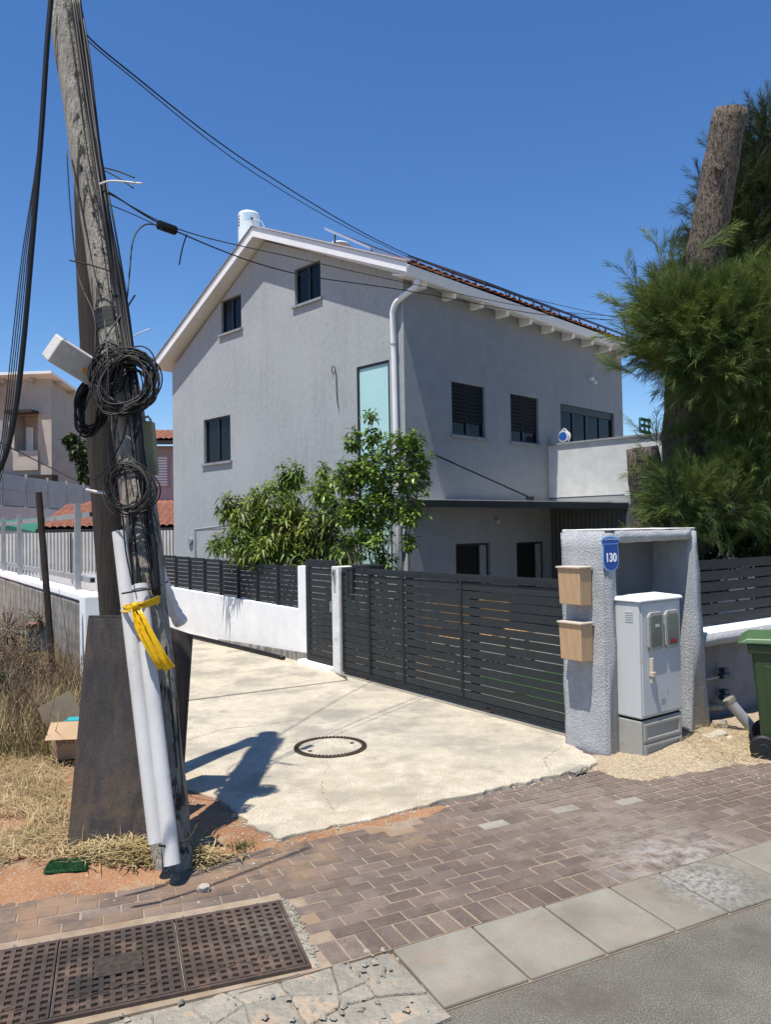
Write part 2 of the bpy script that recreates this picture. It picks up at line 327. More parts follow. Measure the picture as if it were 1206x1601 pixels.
world_stain(M['ply'], [(-1.75, 4.95, .75, (.115, .08, .052), .75, 7)], 2.2, (.03, .027, .027, 1), .5)
# soil material: red earth to the left, pale sand near the cabinet (position based colour of the place itself)
def soil_material():
    m = mat('red_earth', (.25, .112, .052), (.35, .18, .092), 2.5, 1, .8, 60, bdist=.02, spots=(.33, .25, .155), sscale=3.5, samt=.7, fine=(.38, .30, .20), fscale=70, fpow=.25)
    t = m.node_tree; N = t.nodes; L = t.links; b = N['Principled BSDF']; src = b.inputs['Base Color'].links[0].from_socket
    tc = N.new('ShaderNodeTexCoord'); sx = N.new('ShaderNodeSeparateXYZ'); L.new(tc.outputs['Object'], sx.inputs[0])
    mr = N.new('ShaderNodeMapRange'); mr.inputs[1].default_value = .7; mr.inputs[2].default_value = 1.6; L.new(sx.outputs[0], mr.inputs[0])
    n = N.new('ShaderNodeTexNoise'); n.inputs['Scale'].default_value = 45; n.inputs['Detail'].default_value = 5; L.new(tc.outputs['Object'], n.inputs[0])
    r = N.new('ShaderNodeValToRGB'); r.color_ramp.elements[0].color = (.28, .205, .12, 1); r.color_ramp.elements[1].color = (.46, .385, .275, 1); r.color_ramp.elements[0].position = .35; r.color_ramp.elements[1].position = .65; L.new(n.outputs[0], r.inputs[0])
    x = N.new('ShaderNodeMix'); x.data_type = 'RGBA'; L.new(mr.outputs[0], x.inputs[0]); L.new(src, x.inputs[6]); L.new(r.outputs[0], x.inputs[7]); L.new(x.outputs[2], b.inputs['Base Color'])
    return m
M['soil'] = soil_material()

# ------------------------------------------------------------------ SETTING: ground
def gxy(*p): return [tuple(G(x, y)[:2]) for x, y in p]
g = MB(); g.quad((-400, -60, -.09), (400, -60, -.09), (400, 900, -.09), (-400, 900, -.09))
tag(g.build('ground', M['soil']), kind='structure')
rd = MB(); rd.quad((-60, -40, -.055), (60, -40, -.055), (60, 27.5, -.055), (-60, -24.5, -.055))
# road: everything on the near side of the kerb front line
K0 = Vector((-.01, 3.765, 0)); KA = math.radians(26.2); kd = Vector((math.cos(KA), math.sin(KA), 0)); kn = Vector((-kd.y, kd.x, 0))
def KP(s, t, z=0.): return K0+kd*s+kn*t+Vector((0, 0, z))
rd = MB(); rd.quad(KP(-60, -30, -.05), KP(60, -30, -.05), KP(60, -.46, -.05), KP(-60, -.46, -.05))
tag(rd.build('road', M['asph']), kind='structure')

# driveway slabs
def jag(pts, amp, n, rr):
    out = []
    for (a, b) in zip(pts, pts[1:]):
        a, b = Vector((*a, 0)), Vector((*b, 0)); d = b-a; nn = Vector((-d.y, d.x, 0)).normalized(); k = max(1, int(d.length/n))
        for i in range(k): out.append(tuple((a+d*(i/k)+nn*(rr.uniform(-amp, amp) if i else amp*.3))[:2]))
    out.append(tuple(pts[-1][:2])); return out
drv = thing('driveway', None, None, (0, 0, 0)); tag(drv, kind='structure')
front = gxy((345, 1252), (395, 1292), (440, 1313), (520, 1292), (600, 1278), (680, 1256), (780, 1233), (860, 1215), (925, 1200), (934, 1190), (893, 1166))
jag_front = jag(front, .022, .05, rnd)
jl, jr = (-2.41, 9.19), (-.53, 10.29)
def slab(pts, name='concrete_slab'):
    me = MB().prism(pts, -.08, .012); return me.build(name, M['conc'], drv, bevel=.008, seg=2)
slab(jag_front+[(1.74, 7.36), (-.60, 10.70), jr, (-3.3, 8.67), (-2.95, 7.7), (-2.75, 6.9)])
dx = Vector((jr[0]-jl[0], jr[1]-jl[1], 0)).normalized(); off = Vector((-dx.y, dx.x, 0))*.058
slab([(-3.34, 8.725), (jr[0]+off.x, jr[1]+off.y), (-.75, 10.85), (-1.3, 12.05), (-3.9, 15.3), (-6.6, 18.8), (-10.5, 18.6), (-8.9, 17.5), (-3.6, 9.7)])

def crack_line(pts, seed):
    r = random.Random(seed); P = []
    for a, b in zip(pts, pts[1:]):
        a, b = G(*a), G(*b)
        for i in range(14): P.append(a.lerp(b, i/14)+Vector((r.gauss(0, .008), r.gauss(0, .008), 0)))
    V = []; F = []
    for i, p in enumerate(P):
        w = r.uniform(.001, .005); V += [(p.x, p.y-w, .0135), (p.x, p.y+w, .0135)]
        if i: k = 2*i; F.append((k-2, k, k+1, k-1))
    m = MB(); m.add(V, F); m.build('crack', M['rubber'], drv)
crack_line([(290, 1160), (350, 1142), (470, 1128)], 2)
crack_line([(880, 1168), (850, 1190), (862, 1210)], 4)
crack_line([(520, 1188), (500, 1230), (530, 1288)], 5)
# manhole in the driveway
mh = thing('manhole_cover', 'round manhole cover with toothed rusty iron ring set in the pale driveway', 'manhole', (-.545, 7.13, .012), .3)
MB().lathe([(.335, 0), (.335, .012), (.29, .012), (.29, 0)], n=64).build('ring', M['iron'], mh)
mb = MB()
for i in range(56):
    a = 2*math.pi*i/56; mb.obox((.312*math.cos(a), .312*math.sin(a), .015), Vector((math.cos(a), math.sin(a), 0))*.02, Vector((-math.sin(a), math.cos(a), 0))*.007, (0, 0, .004))
mb.build('tooth_ring', M['irond'], mh)
MB().lathe([(.288, 0), (.288, .006), (.0, .006)], n=48).build('concrete_infill', M['conc'], mh)
for a in (.2, 3.5): MB().lathe([(.02, .007), (.02, .012), (0, .012)], (.22*math.cos(a), .22*math.sin(a), 0), 12).build('lifting_hole', M['irond'], mh)

# kerb slabs
kb = thing('kerb', None, None, (K0.x, K0.y, 0), KA); tag(kb, kind='structure')
kseg = [0, .455, .905, 1.36, 1.74, 2.3, 2.76, 3.22, 3.68, 4.14]
MB().box(-.02, 4.2, -.5, -.0, -.09, -.045).build('joint_bed', M['sand'], kb)
for i, (a, b) in enumerate(zip(kseg, kseg[1:])):
    w = .012; k = MB().hexa([(a+w/2, -.495, -.09), (b-w/2, -.495, -.09), (b-w/2, -.006, -.07), (a+w/2, -.006, -.07)],
                  [(a+w/2, -.495, -.03+rnd.uniform(-.003, .003)), (b-w/2, -.495, -.03), (b-w/2, -.006, -.016), (a+w/2, -.006, -.018)])
    k.build('kerb_slab', M['kerb'], kb, bevel=.008)

# grating frame
GA = math.radians(19.6); gd_ = Vector((math.cos(GA), math.sin(GA), 0)); gn_ = Vector((-gd_.y, gd_.x, 0)); GO = Vector((-.38, 3.61, 0))
# broken concrete between grating and road
bc = thing('gutter_concrete', None, None, (0, 0, 0)); tag(bc, kind='structure')
MB().prism([tuple(p[:2]) for p in (KP(-3.2, -.1), KP(-3.2, -.9), KP(0, -.56), KP(-.03, .02), KP(-.6, .12))], -.12, -.034).build('mortar_bed', M['broken'], bc)
# irregular plates from a jittered grid
def plates(x0, x1, y0, y1, nx, ny, keep):
    P = [[(x0+(x1-x0)*(i+(rnd.uniform(-.36, .36) if 0 < i < nx else 0))/nx, y0+(y1-y0)*(j+(rnd.uniform(-.34, .34) if 0 < j < ny else 0))/ny) for j in range(ny+1)] for i in range(nx+1)]
    for i in range(nx):
        for j in range(ny):
            q = [P[i][j], P[i+1][j], P[i+1][j+1], P[i][j+1]]; cx = sum(p[0] for p in q)/4; cy = sum(p[1] for p in q)/4
            w = K0+kd*cx+kn*cy
            if not keep(w, cx, cy): continue
            pts = []
            for a, b in zip(q, q[1:]+q[:1]):
                L_ = math.hypot(b[0]-a[0], b[1]-a[1]); k = max(2, int(L_/.03))
                for s in range(k):
                    t = s/k; x = a[0]+(b[0]-a[0])*t; y = a[1]+(b[1]-a[1])*t; r = rnd.uniform(-.002, .007) if s else .003
                    dd = math.hypot(x-cx, y-cy)+1e-6; pts.append((x-(x-cx)/dd*r, y-(y-cy)/dd*r))
            z = -.024+rnd.uniform(-.009, .008)
            m = MB().prism([(tuple((K0+kd*a+kn*b)[:2])) for a, b in pts], -.09, z)
            m.build('concrete_fragment', M['broken'], bc, bevel=.011, seg=3)
def keepf(w, cx, cy):
    r = w-GO; return not (r.dot(gd_) < .05 and r.dot(gn_) > -.03)
plates(-.56, -.01, -.50, -.0, 3, 3, keepf)
plates(-2.9, -.56, -.62, .2, 12, 5, keepf)
for i in range(60):   # crumbs
    pass

# pavement of bricks (curving slightly with the kerb)
pv = thing('pavement', None, None, (0, 0, 0)); tag(pv, kind='structure')
sandbed = [tuple(p[:2]) for p in (KP(-.75, .0), KP(6.5, .0), KP(6.5, 2.6), KP(.2, 2.6), (-3.6, 5.3), (-4.4, 2.7), tuple((GO-gd_*2.6-gn_*.1)), tuple((GO+gn_*-.02)))]
sb = MB(); sb.prism(sandbed, -.12, -.0215); sb.build('joint_sand', M['sand'], pv)
bm_ = MB().box(-.0982, .0982, -.0478, .0478, -.04, .0)
brick_me = {}
for k in ('brick', 'brick_pale', 'brick_orange'):
    me = bm_.mesh('brick_'+k, M[k]); b = bmesh.new(); b.from_mesh(me); bmesh.ops.bevel(b, geom=[e for e in b.edges if e.verts[0].co.z > -.01 and e.verts[1].co.z > -.01], offset=.004, segments=1, affect='EDGES'); b.to_mesh(me); b.free(); brick_me[k] = me
cand = []
def fbm(x, y, sc, seed=0):
    o = np.zeros_like(x)
    for k in range(4):
        f = sc*2**k; a = .5**k
        o += a*(np.sin(x*f*1.7+seed+k*1.3+1.9*np.sin(y*f*.9+k))+np.sin(y*f*1.9+seed*2+k*2.1+1.7*np.sin(x*f*1.1+2*k)))*.35
    return o
def sdist(X, Y, P):
    P = np.array(P); n = len(P); d = np.full(X.shape, 1e9); ins = np.zeros(X.shape, bool)
    for i in range(n):
        a, b = P[i], P[(i+1) % n]; ab = b-a; t = np.clip(((X-a[0])*ab[0]+(Y-a[1])*ab[1])/(ab@ab), 0, 1)
        d = np.minimum(d, np.hypot(X-a[0]-ab[0]*t, Y-a[1]-ab[1]*t))
        c = ((a[1] > Y) != (b[1] > Y)) & (X < (b[0]-a[0])*(Y-a[1])/(b[1]-a[1]+1e-12)+a[0]); ins ^= c
    return np.where(ins, d, -d)
def inpoly(x, y, P):
    c = False; n = len(P)
    for i in range(n):
        x1, y1 = P[i]; x2, y2 = P[(i+1) % n]
        if (y1 > y) != (y2 > y) and x < (x2-x1)*(y-y1)/(y2-y1)+x1: c = not c
    return c
drvpoly = jag_front+[(1.74, 7.36), (-.60, 10.70), (-3.5, 15), (-8, 16.2), (-3.6, 9.7), (-2.95, 7.7), (-2.75, 6.9)]
BEND = -.42
def curve(s, t):
    """frame along the kerb: to the left of BEND the courses swing to the line of the grating"""
    if s >= BEND: return K0+kd*s+kn*t, KA
    base = K0+kd*BEND+kn*t; return base+gd_*(s-BEND), GA
wb, lb = .101, .203
# soldier course (t 0..0.2) then running bond
for i in range(-4, 58):
    s = (i+.5)*wb*1.03; p, a = curve(s, .103); cand.append((p, a+math.pi/2, 's'))
for j in range(0, 30):
    t = .206+(j+.5)*wb
    for i in range(-22, 32):
        s = (i+.5+(.5 if j % 2 else 0))*lb+(.03 if i % 3 else 0)*0; p, a = curve(s, t); cand.append((p, a, 'r'))
sel = []
for p, a, k in cand:
    r = p-GO
    if r.dot(gd_) < .10 and r.dot(gn_) < .80: continue
    if inpoly(p.x, p.y, drvpoly) and float(sdist(np.array([p.x]), np.array([p.y]), drvpoly)[0]) > .10: continue
    if p.y < 2.9 or p.y > 7.0 or p.x > 5.2 or p.x < -3.4: continue
    if p.y > 5.2 and p.x < .2: continue
    if p.y > 6.75 or p.y > 5.95+.26*max(0, p.x): continue
    sel.append((p, a, k))
def scr(p):
    d = p-EYE; z = d.dot(F_); return (W/2+FPX*d.dot(R_)/z, HH/2-FPX*d.dot(U_)/z)
vis = lambda p: -20 < scr(p)[0] < W+20
sel.sort(key=lambda q: (not vis(q[0]), q[0].y))
pale = [G(777, 1284), G(715, 1283), G(985, 1313), G(640, 1362), G(560, 1318)]
orng = [G(985, 1232), G(1110, 1227), G(1125, 1236), G(1062, 1340), G(505, 1370)]
pale = [G(777, 1284), G(970, 1246), G(560, 1312), G(880, 1262)]
orng = [G(992, 1231), G(1113, 1226), G(1120, 1235)]
rest = MB()
for idx, (p, a, k) in enumerate(sel):
    z = -.018+rnd.uniform(-.0022, .0022); rx, ry, rz = rnd.gauss(0, .006), rnd.gauss(0, .006), rnd.gauss(0, .008)
    if idx < 300:
        mk = 'brick'
        if any((q-p).length < .075 for q in pale): mk = 'brick_pale'
        if any((q-p).length < .075 for q in orng): mk = 'brick_orange'
        link('brick', brick_me[mk], pv, (p.x+rnd.gauss(0, .0012), p.y+rnd.gauss(0, .0012), z), (rx, ry, a+rz))
    else:
        R3 = Matrix.Rotation(a+rz, 3, 'Z'); c = Vector((p.x, p.y, z)); x = R3 @ Vector((1, 0, 0)); y = R3 @ Vector((0, 1, 0))
        rest.hexa([c-x*.0955-y*.0455-Vector((0, 0, .03)), c+x*.0955-y*.0455-Vector((0, 0, .03)), c+x*.0955+y*.0455-Vector((0, 0, .03)), c-x*.0955+y*.0455-Vector((0, 0, .03))],
                  [c-x*.092-y*.042, c+x*.092-y*.042, c+x*.092+y*.042, c-x*.092+y*.042])
tag(rest.build('bricks_beyond', M['brick'], pv), kind='stuff')

# soil relief
xs = np.arange(-9, 7, .035); ys = np.arange(3.6, 12.2, .035); X, Y = np.meshgrid(xs, ys)
red = gxy((-260, 1440), (-100, 1425), (0, 1408), (150, 1392), (265, 1380), (300, 1352), (345, 1335), (420, 1322), (470, 1318), (400, 1290), (330, 1240), (285, 1180))+[(-2.75, 6.9), (-2.95, 7.8), (-3.6, 9.8), (-6.4, 14), (-12, 14), (-12, 4)]
strip = gxy((410, 1322), (470, 1316), (540, 1296), (640, 1278), (700, 1262), (720, 1252), (600, 1268), (470, 1300))
sandp = gxy((925, 1197), (960, 1213), (1010, 1218), (1090, 1203), (1160, 1193), (1240, 1188), (1400, 1180))+[(6.5, 7.2), (6.5, 9.5), (3.3, 8), (1.9, 7.2)]
h = np.full(X.shape, -.2)
for P, amp in ((red, .05), (strip, .02), (sandp, .05)):
    d = sdist(X, Y, P)+fbm(X, Y, 9, 3)*.045; hh = np.where(d > 0, -.022+.05*np.clip(d/.45, 0, 1)+.03*np.clip(d/.05, 0, 1)*.35, -.028+d*.25); hh += fbm(X, Y, 6, 1)*.012*np.clip(d/.2, 0, 1)
    h = np.maximum(h, hh)
dd = sdist(X, Y, drvpoly); h = np.where(dd > .02, -.1, h)
h += np.clip((-X-3.2)/2, 0, 1)*.12+nr.normal(0, .0015, X.shape)
cabh = np.exp(-(((X-2.6)**2+(Y-7.0)**2)/.25)); h += np.where(h > -.02, cabh*.03, 0)
V = np.stack([X, Y, h], -1).reshape(-1, 3); nx_ = len(xs); ny_ = len(ys)
I = np.arange(nx_*ny_).reshape(ny_, nx_); Fq = np.stack([I[:-1, :-1], I[:-1, 1:], I[1:, 1:], I[1:, :-1]], -1).reshape(-1, 4)
ok = (V[Fq, 2].max(1) > -.06); Fq = Fq[ok]
tag(link('earth', npmesh('earth', V, Fq, M['soil'], True)), kind='structure')
def soilz(x, y):
    i = int((x-xs[0])/.035); j = int((y-ys[0])/.035)
    return float(h[min(max(j, 0), ny_-1), min(max(i, 0), nx_-1)])

# cast iron grating: covers with pockets
gt = thing('drain_grating', 'long rusty cast iron chamber cover with rows of square pockets beside the kerb', 'grating', tuple(GO), GA)
MB().box(-2.75, .045, -.0, .715, -.06, -.0195).build('frame_bed', M['broken'], gt)
fr = MB(); fr.box(-2.75, .0, 0, .015, -.05, -.004); fr.box(-2.75, 0, .665, .68, -.05, -.004); fr.box(-.015, .0, .015, .665, -.05, -.004); fr.build('frame', M['iron'], gt)
cov = MB()
Lc = .55
pl_ = MB().box(-Lc+.004, -.004, .018, .662, -.04, -.0135).mesh('cover_plate', M['irond'])
lat = MB(); nxp, nyp = 11, 13; px_ = (Lc-.008)/nxp; py_ = .644/nyp
for i in range(nxp+1):
    x = -Lc+.004+i*px_; lat.box(max(x-.0105, -Lc+.004), min(x+.0105, -.004), .018, .662, -.0135, -.002)
for j in range(nyp+1):
    y = .018+j*py_; lat.box(-Lc+.004, -.004, max(y-.0105, .018), min(y+.0105, .662), -.0125, -.0028)
lat_me = lat.mesh('lattice', M['iron'])
for k in range(5):
    c = link('cover', pl_, gt, (-.016-k*Lc, 0, 0)); link('lattice', lat_me, c)
    b = MB().box(-.38, -.17, .25, .42, -.004, .0005)
    if k in (1, 3): b.build('boss', M['irond'], c)
    # worn raised strokes of the casting
    s = MB()
    for q in range(9):
        x = -.46+q*.042; y = .12+.1*((q*7) % 3)/3; a = rnd.uniform(-1, 1); s.obox((x, .14+rnd.uniform(-.02, .02), .0), (.018*math.cos(a), .018*math.sin(a), 0), (-.004*math.sin(a), .004*math.cos(a), 0), (0, 0, .002))
    if k in (0, 1, 2): tag(s.build('worn_casting_mark', M['iron'], c), kind='stuff')

def wall_dirt(m):
    t = m.node_tree; N = t.nodes; L = t.links; b = N['Principled BSDF']; src = b.inputs['Base Color'].links[0].from_socket
    ge = N.new('ShaderNodeNewGeometry'); mp = N.new('ShaderNodeMapping'); mp.inputs['Scale'].default_value = (3.2, 3.2, .28); L.new(ge.outputs['Position'], mp.inputs[0])
    n = N.new('ShaderNodeTexNoise'); n.inputs['Scale'].default_value = 1.6; n.inputs['Detail'].default_value = 6; n.inputs['Roughness'].default_value = .7; L.new(mp.outputs[0], n.inputs['Vector'])
    r = N.new('ShaderNodeValToRGB'); r.color_ramp.elements[0].position = .5; r.color_ramp.elements[1].position = .72; r.color_ramp.elements[1].color = (.45, .45, .45, 1); L.new(n.outputs[0], r.inputs[0])
    x = N.new('ShaderNodeMix'); x.data_type = 'RGBA'; L.new(r.outputs[0], x.inputs[0]); L.new(src, x.inputs[6]); x.inputs[7].default_value = (.27, .28, .285, 1); src = x.outputs[2]
    n2 = N.new('ShaderNodeTexNoise'); n2.inputs['Scale'].default_value = .7; n2.inputs['Detail'].default_value = 4; L.new(ge.outputs['Position'], n2.inputs['Vector'])
    r2 = N.new('ShaderNodeValToRGB'); r2.color_ramp.elements[0].position = .45; r2.color_ramp.elements[1].position = .65; r2.color_ramp.elements[1].color = (.35, .35, .35, 1); L.new(n2.outputs[0], r2.inputs[0])
    x = N.new('ShaderNodeMix'); x.data_type = 'RGBA'; L.new(r2.outputs[0], x.inputs[0]); L.new(src, x.inputs[6]); x.inputs[7].default_value = (.43, .445, .45, 1); L.new(x.outputs[2], b.inputs['Base Color'])
wall_dirt(M['stucco'])
# ------------------------------------------------------------------ GREY HOUSE
C0 = (.372, 13.252, 0)
hs = thing('house', 'grey stucco two storey house with white eaves and gable facing the driveway', 'house', C0, TH)
def zs(x): return .018*x                                  # eave falls a little along the long side
# gable wall: local plane x=0; make in x-z then rotate: wall local x -> house y
gab_holes = [(2.2, 3.0, 6.52, 7.26), (4.884, 5.683, 6.46, 7.22), (5.36, 6.46, 3.6, 4.62), (.369, 1.217, 1.3, 5.0)]
gw_ = wall_holes(7.86, [(0, 6.43), (4.0, 8.12), (7.86, 6.03)], gab_holes)
def to_gable(mb, off=0.):      # wall coords (x, y, z) -> house (y, x, z)
    mb.v = [(y+off, x, z) for x, y, z in mb.v]; return mb
gable = to_gable(gw_).build('gable_wall', M['stucco'], hs)
side_holes = [(1.248, 2.242, 3.73, 4.72), (3.075, 4.062, 3.73, 4.70), (4.91, 7.25, 2.8, 4.69), (1.284, 2.316, .75, 1.72), (3.179, 4.177, .75, 1.70)]
sw_ = wall_holes(7.69, [(0, 6.43), (7.69, 6.29)], side_holes, depth=.13)
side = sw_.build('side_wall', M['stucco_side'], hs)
bk = MB(); bk.quad((7.69, 0, 0), (7.69, 7.86, 0), (7.69, 7.86, 6.03), (7.69, 4, 8.0), (7.69, 0, 6.29)); bk.quad((0, 7.86, 0), (7.69, 7.86, 0), (7.69, 7.86, 5.9), (0, 7.86, 6.03))
bk.build('rear_wall', M['stucco'], hs)

def win(wall, a, b, c, d, D=.11, sash=2, sill=True, pane=None, gable_side=True, mid=None):
    """window parts of the hole (a..b, c..d)"""
    fx = to_gable if gable_side else (lambda m: m)
    w = .045; y0, y1 = D-.05, D
    f = MB(); f.box(a, b, y0, y1, c, c+w); f.box(a, b, y0, y1, d-w, d); f.box(a, a+w, y0, y1, c+w, d-w); f.box(b-w, b, y0, y1, c+w, d-w)
    if sash == 2: m_ = (a+b)/2; f.box(m_-.03, m_+.03, y0-.01, y1, c+w, d-w)
    wo = fx(f).build('window', M['frame'], hs)
    p = fx(MB().box(a+w, b-w, y1-.03, y1-.022, c+w, d-w)).build('pane', pane or M['pane'], wo)
    if sill: fx(MB().box(a-.06, b+.06, -.05, D-.055, c-.05, c)).build('sill', M['sill'], wo)
    return wo
win(gable, 2.2, 3.0, 6.52, 7.26); win(gable, 4.884, 5.683, 6.46, 7.22)
wc = win(gable, 5.36, 6.46, 3.6, 4.62)
sm = to_gable(MB().box(0, .44, 0, .012, -.02, .02)).mesh('blind_slat', M['shutter'])
for i in range(9): link('blind_slat', sm, wc, (.085, 5.95, 3.68+i*.05), (0, .35, 0))
for i in range(14): link('blind_slat', sm, wc, (.085, 5.42, 3.68+i*.062), (0, .35, 0))
wf = win(gable, .369, 1.217, 1.3, 5.0, D=.06, sash=1, sill=False, pane=M['frost'])
to_gable(MB().box(.369+.045, 1.217-.045, .0, .03, 2.95, 3.0)).build('transom', M['frame'], wf)
# side windows with roller shutters
def shutter_window(a, b, c, d, drop):
    wo = win(side, a, b, c, d, gable_side=False, sash=2, sill=False)
    MB().box(a-.05, b+.07, -.045, .05, c-.05, c).build('sill', M['sill'], wo)
    n = int((d-c-drop)/.073); me = MB().box(a+.02, b-.02, -.009, .009, -.032, .032).mesh('shutter_slat', M['shutter'])
    for i in range(n): link('shutter_slat', me, wo, (0, .05, d-.04-i*.073), (.22, 0, 0))
shutter_window(1.248, 2.242, 3.73, 4.72, .22); shutter_window(3.075, 4.062, 3.73, 4.70, .2)
wd_ = MB(); a, b, c, d = 4.91, 7.25, 2.8, 4.69
bd = MB()
for x in (a, a+.56, a+1.12, a+1.17, a+1.72, b-.06): bd.box(x, x+.06, .05, .1, c, d)
bd.box(a, b, .04, .11, d-.16, d); bd.box(a, b, .05, .1, c, c+.08)
bdo = bd.build('balcony_door', M['frame'], hs); MB().box(a+.05, b-.05, .075, .08, c+.05, d-.1).build('pane', M['pane'], bdo)
MB().box(a+.66, a+.95, .082, .09, c, d-.2).build('curtain', M['sill'], bdo)
for (a, b, c, d) in side_holes[3:]:
    f = MB(); f.box(a, a+.04, .06, .1, c, d); f.box(b-.3, b-.26, .06, .1, c, d); f.box(b-.04, b, .06, .1, c, d); f.box(a, b, .06, .1, d-.04, d)
    fo = f.build('window', M['frame'], hs); MB().box(a+.04, b-.3, .09, .095, c, d-.04).build('pane', M['black'], fo)
    MB().box(b-.26, b-.04, .07, .08, c, d-.04).build('curtain', M['sill'], fo)

# roof: two slopes 0.2 thick
EY, EX = -.37, .30
ro = hs
def slope(y0, z0, y1, z1, yl, zl):
    pass
xa, xb = -EX, 7.69+EX
zr = 8.35; zE = 6.47; zL = 6.24; YL = 8.2; YR = 4.0; T = .2
r1 = MB(); r1.hexa([(xa+.025, EY+.1, zE-.03-T+.05), (xb, EY+.1, zE-.03-T+.05-zs(xb)), (xb, YR, zr-T+.005-.1), (xa+.025, YR, zr-T+.005)], [(xa+.025, EY+.1, zE+.03), (xb, EY+.1, zE+.03-zs(xb)), (xb, YR, zr-.1), (xa+.025, YR, zr-.01)])
roof = r1.build('roof', M['soffit'], hs)
r2 = MB(); r2.hexa([(xa+.025, YR, zr-T+.005), (xb, YR, zr-T-.095), (xb, YL, zL-T-.1), (xa+.025, YL, zL-T)], [(xa+.025, YR, zr-.01), (xb, YR, zr-.11), (xb, YL, zL-.1), (xa+.025, YL, zL-.01)])
r2.build('roof_slope', M['soffit'], roof)
fa = MB(); t = .024
fa.hexa([(xa, EY, zE-T+.035), (xa+t, EY, zE-T+.035), (xa+t, YR, zr-T-.005), (xa, YR, zr-T-.005)], [(xa, EY, zE), (xa+t, EY, zE), (xa+t, YR, zr), (xa, YR, zr)])
fa.hexa([(xa, YR, zr-T-.005), (xa+t, YR, zr-T-.005), (xa+t, YL, zL-T), (xa, YL, zL-T)], [(xa, YR, zr), (xa+t, YR, zr), (xa+t, YL, zL), (xa, YL, zL)])
fa.build('rake_fascia', M['fascia'], roof)
fl = MB(); fl.hexa([(xa-.03, EY+.0, zE+.004), (xa+.1, EY, zE+.03), (xa+.1, YR, zr+.03), (xa-.03, YR, zr+.004)], [(xa-.03, EY, zE+.02), (xa+.1, EY, zE+.045), (xa+.1, YR, zr+.045), (xa-.03, YR, zr+.02)])
fl.hexa([(xa-.03, YR, zr+.004), (xa+.1, YR, zr+.004), (xa+.1, YL+.02, zL+.004), (xa-.03, YL+.02, zL+.004)], [(xa-.03, YR, zr+.02), (xa+.1, YR, zr+.02), (xa+.1, YL+.02, zL+.02), (xa-.03, YL+.02, zL+.02)])
fl.build('rake_flashing', M['galv'], roof)
# eave board, gutter and rafter tails of the long side
eb = MB(); eb.hexa([(xa+.03, EY+.02, zE-.2), (xb, EY+.02, zE-.2-zs(xb)), (xb, EY+.1, zE-.2-zs(xb)), (xa+.03, EY+.1, zE-.2)], [(xa+.03, EY-.02, zE-.03), (xb, EY-.02, zE-.03-zs(xb)), (xb, EY+.1, zE-.03-zs(xb)), (xa+.03, EY+.1, zE-.03)])
eb.build('gutter', M['fascia'], roof, bevel=.012)
MB().hexa([(xa+.05, EY+.1, zE-.2), (xb, EY+.1, zE-.2-zs(xb)), (xb, 0.02, zE-.115-zs(xb)), (xa+.05, 0.02, zE-.115)], [(xa+.05, EY+.1, zE-.17), (xb, EY+.1, zE-.17-zs(xb)), (xb, 0.02, zE-.085-zs(xb)), (xa+.05, 0.02, zE-.085)]).build('eave_lining', M['fascia'], roof)
rf = MB().hexa([(-.05, -.25, -.285), (.05, -.25, -.285), (.05, .01, -.285), (-.05, .01, -.285)], [(-.05, -.28, -.19), (.05, -.28, -.19), (.05, .01, -.11), (-.05, .01, -.11)]).mesh('rafter_tail', M['white'])
for i in range(10):
    x = .28+i*.80; link('rafter_tail', rf, roof, (x, 0, zE-zs(x)), scale=(1, 1, 1))
# tiles: eave course as single tiles, the rest one rolling sheet
def tile_arc():
    m = MB(); n = 6; L_ = .42
    for k in range(n):
        a0, a1 = math.pi*k/n, math.pi*(k+1)/n
        p = lambda a, y, r: (-.095*math.cos(a), y, r*math.sin(a)*.6)
        m.hexa([p(a0, 0, .07), p(a1, 0, .07), p(a1, L_, .06), p(a0, L_, .06)], [p(a0, 0, .095), p(a1, 0, .095), p(a1, L_, .085), p(a0, L_, .085)])
    return m.mesh('roof_tile', M['tile'])
tm = tile_arc(); sl_ = math.atan2(zr-zE, YR-EY)
for i in range(39):
    x = xa+.16+i*.204; link('roof_tile', tm, roof, (x, EY-.02, zE+.02-zs(x)), (sl_, rnd.uniform(-.02, .02), 0), (1, 1, .62))
xs_ = np.linspace(xa+.05, xb, 39*8+1); ys_ = np.linspace(0, 1, 13)
Vt = []; 
for yq in ys_:
    for x in xs_:
        Vt.append((x, EY+.3+(YR-EY-.3)*yq, (zE+.02-.018*x*(1-yq))*1+(zr+.02-zE-.02)*((.3+(YR-EY-.3)*yq)/(YR-EY))+.035*abs(math.sin((x-xa-.05)*math.pi/.204))))
n1 = len(xs_); I = np.arange(n1*len(ys_)).reshape(len(ys_), n1)
tag(link('roof_tiles_upper', npmesh('roof_tiles_upper', np.array(Vt), np.stack([I[:-1, :-1], I[:-1, 1:], I[1:, 1:], I[1:, :-1]], -1).reshape(-1, 4), M['tile']), roof), kind='stuff')
# downpipe
dp = [(.02, EY+.05, zE-.22), (-.0, EY+.08, zE-.33), (-.06, -.16, zE-.42), (-.10, .08, zE-.55), (-.10, .17, zE-.70), (-.09, .165, 5.0), (-.08, .15, 2.5), (-.08, .13, .1)]
MB().tube(catmull(dp[:5], 5)+[Vector(p) for p in dp[5:]], .05, 12).build('downpipe', M['fascia'], hs, smooth=True)
for z in (5.2, 3.6, 2.1): MB().lathe([(.056, 0), (.056, .03)], (-.09, .16, z), 14).build('pipe_clip', M['galv'], hs)
MB().box(-.012, .0, .0, .05, .0, 6.2).build('corner_bead', M['stucco'], hs)
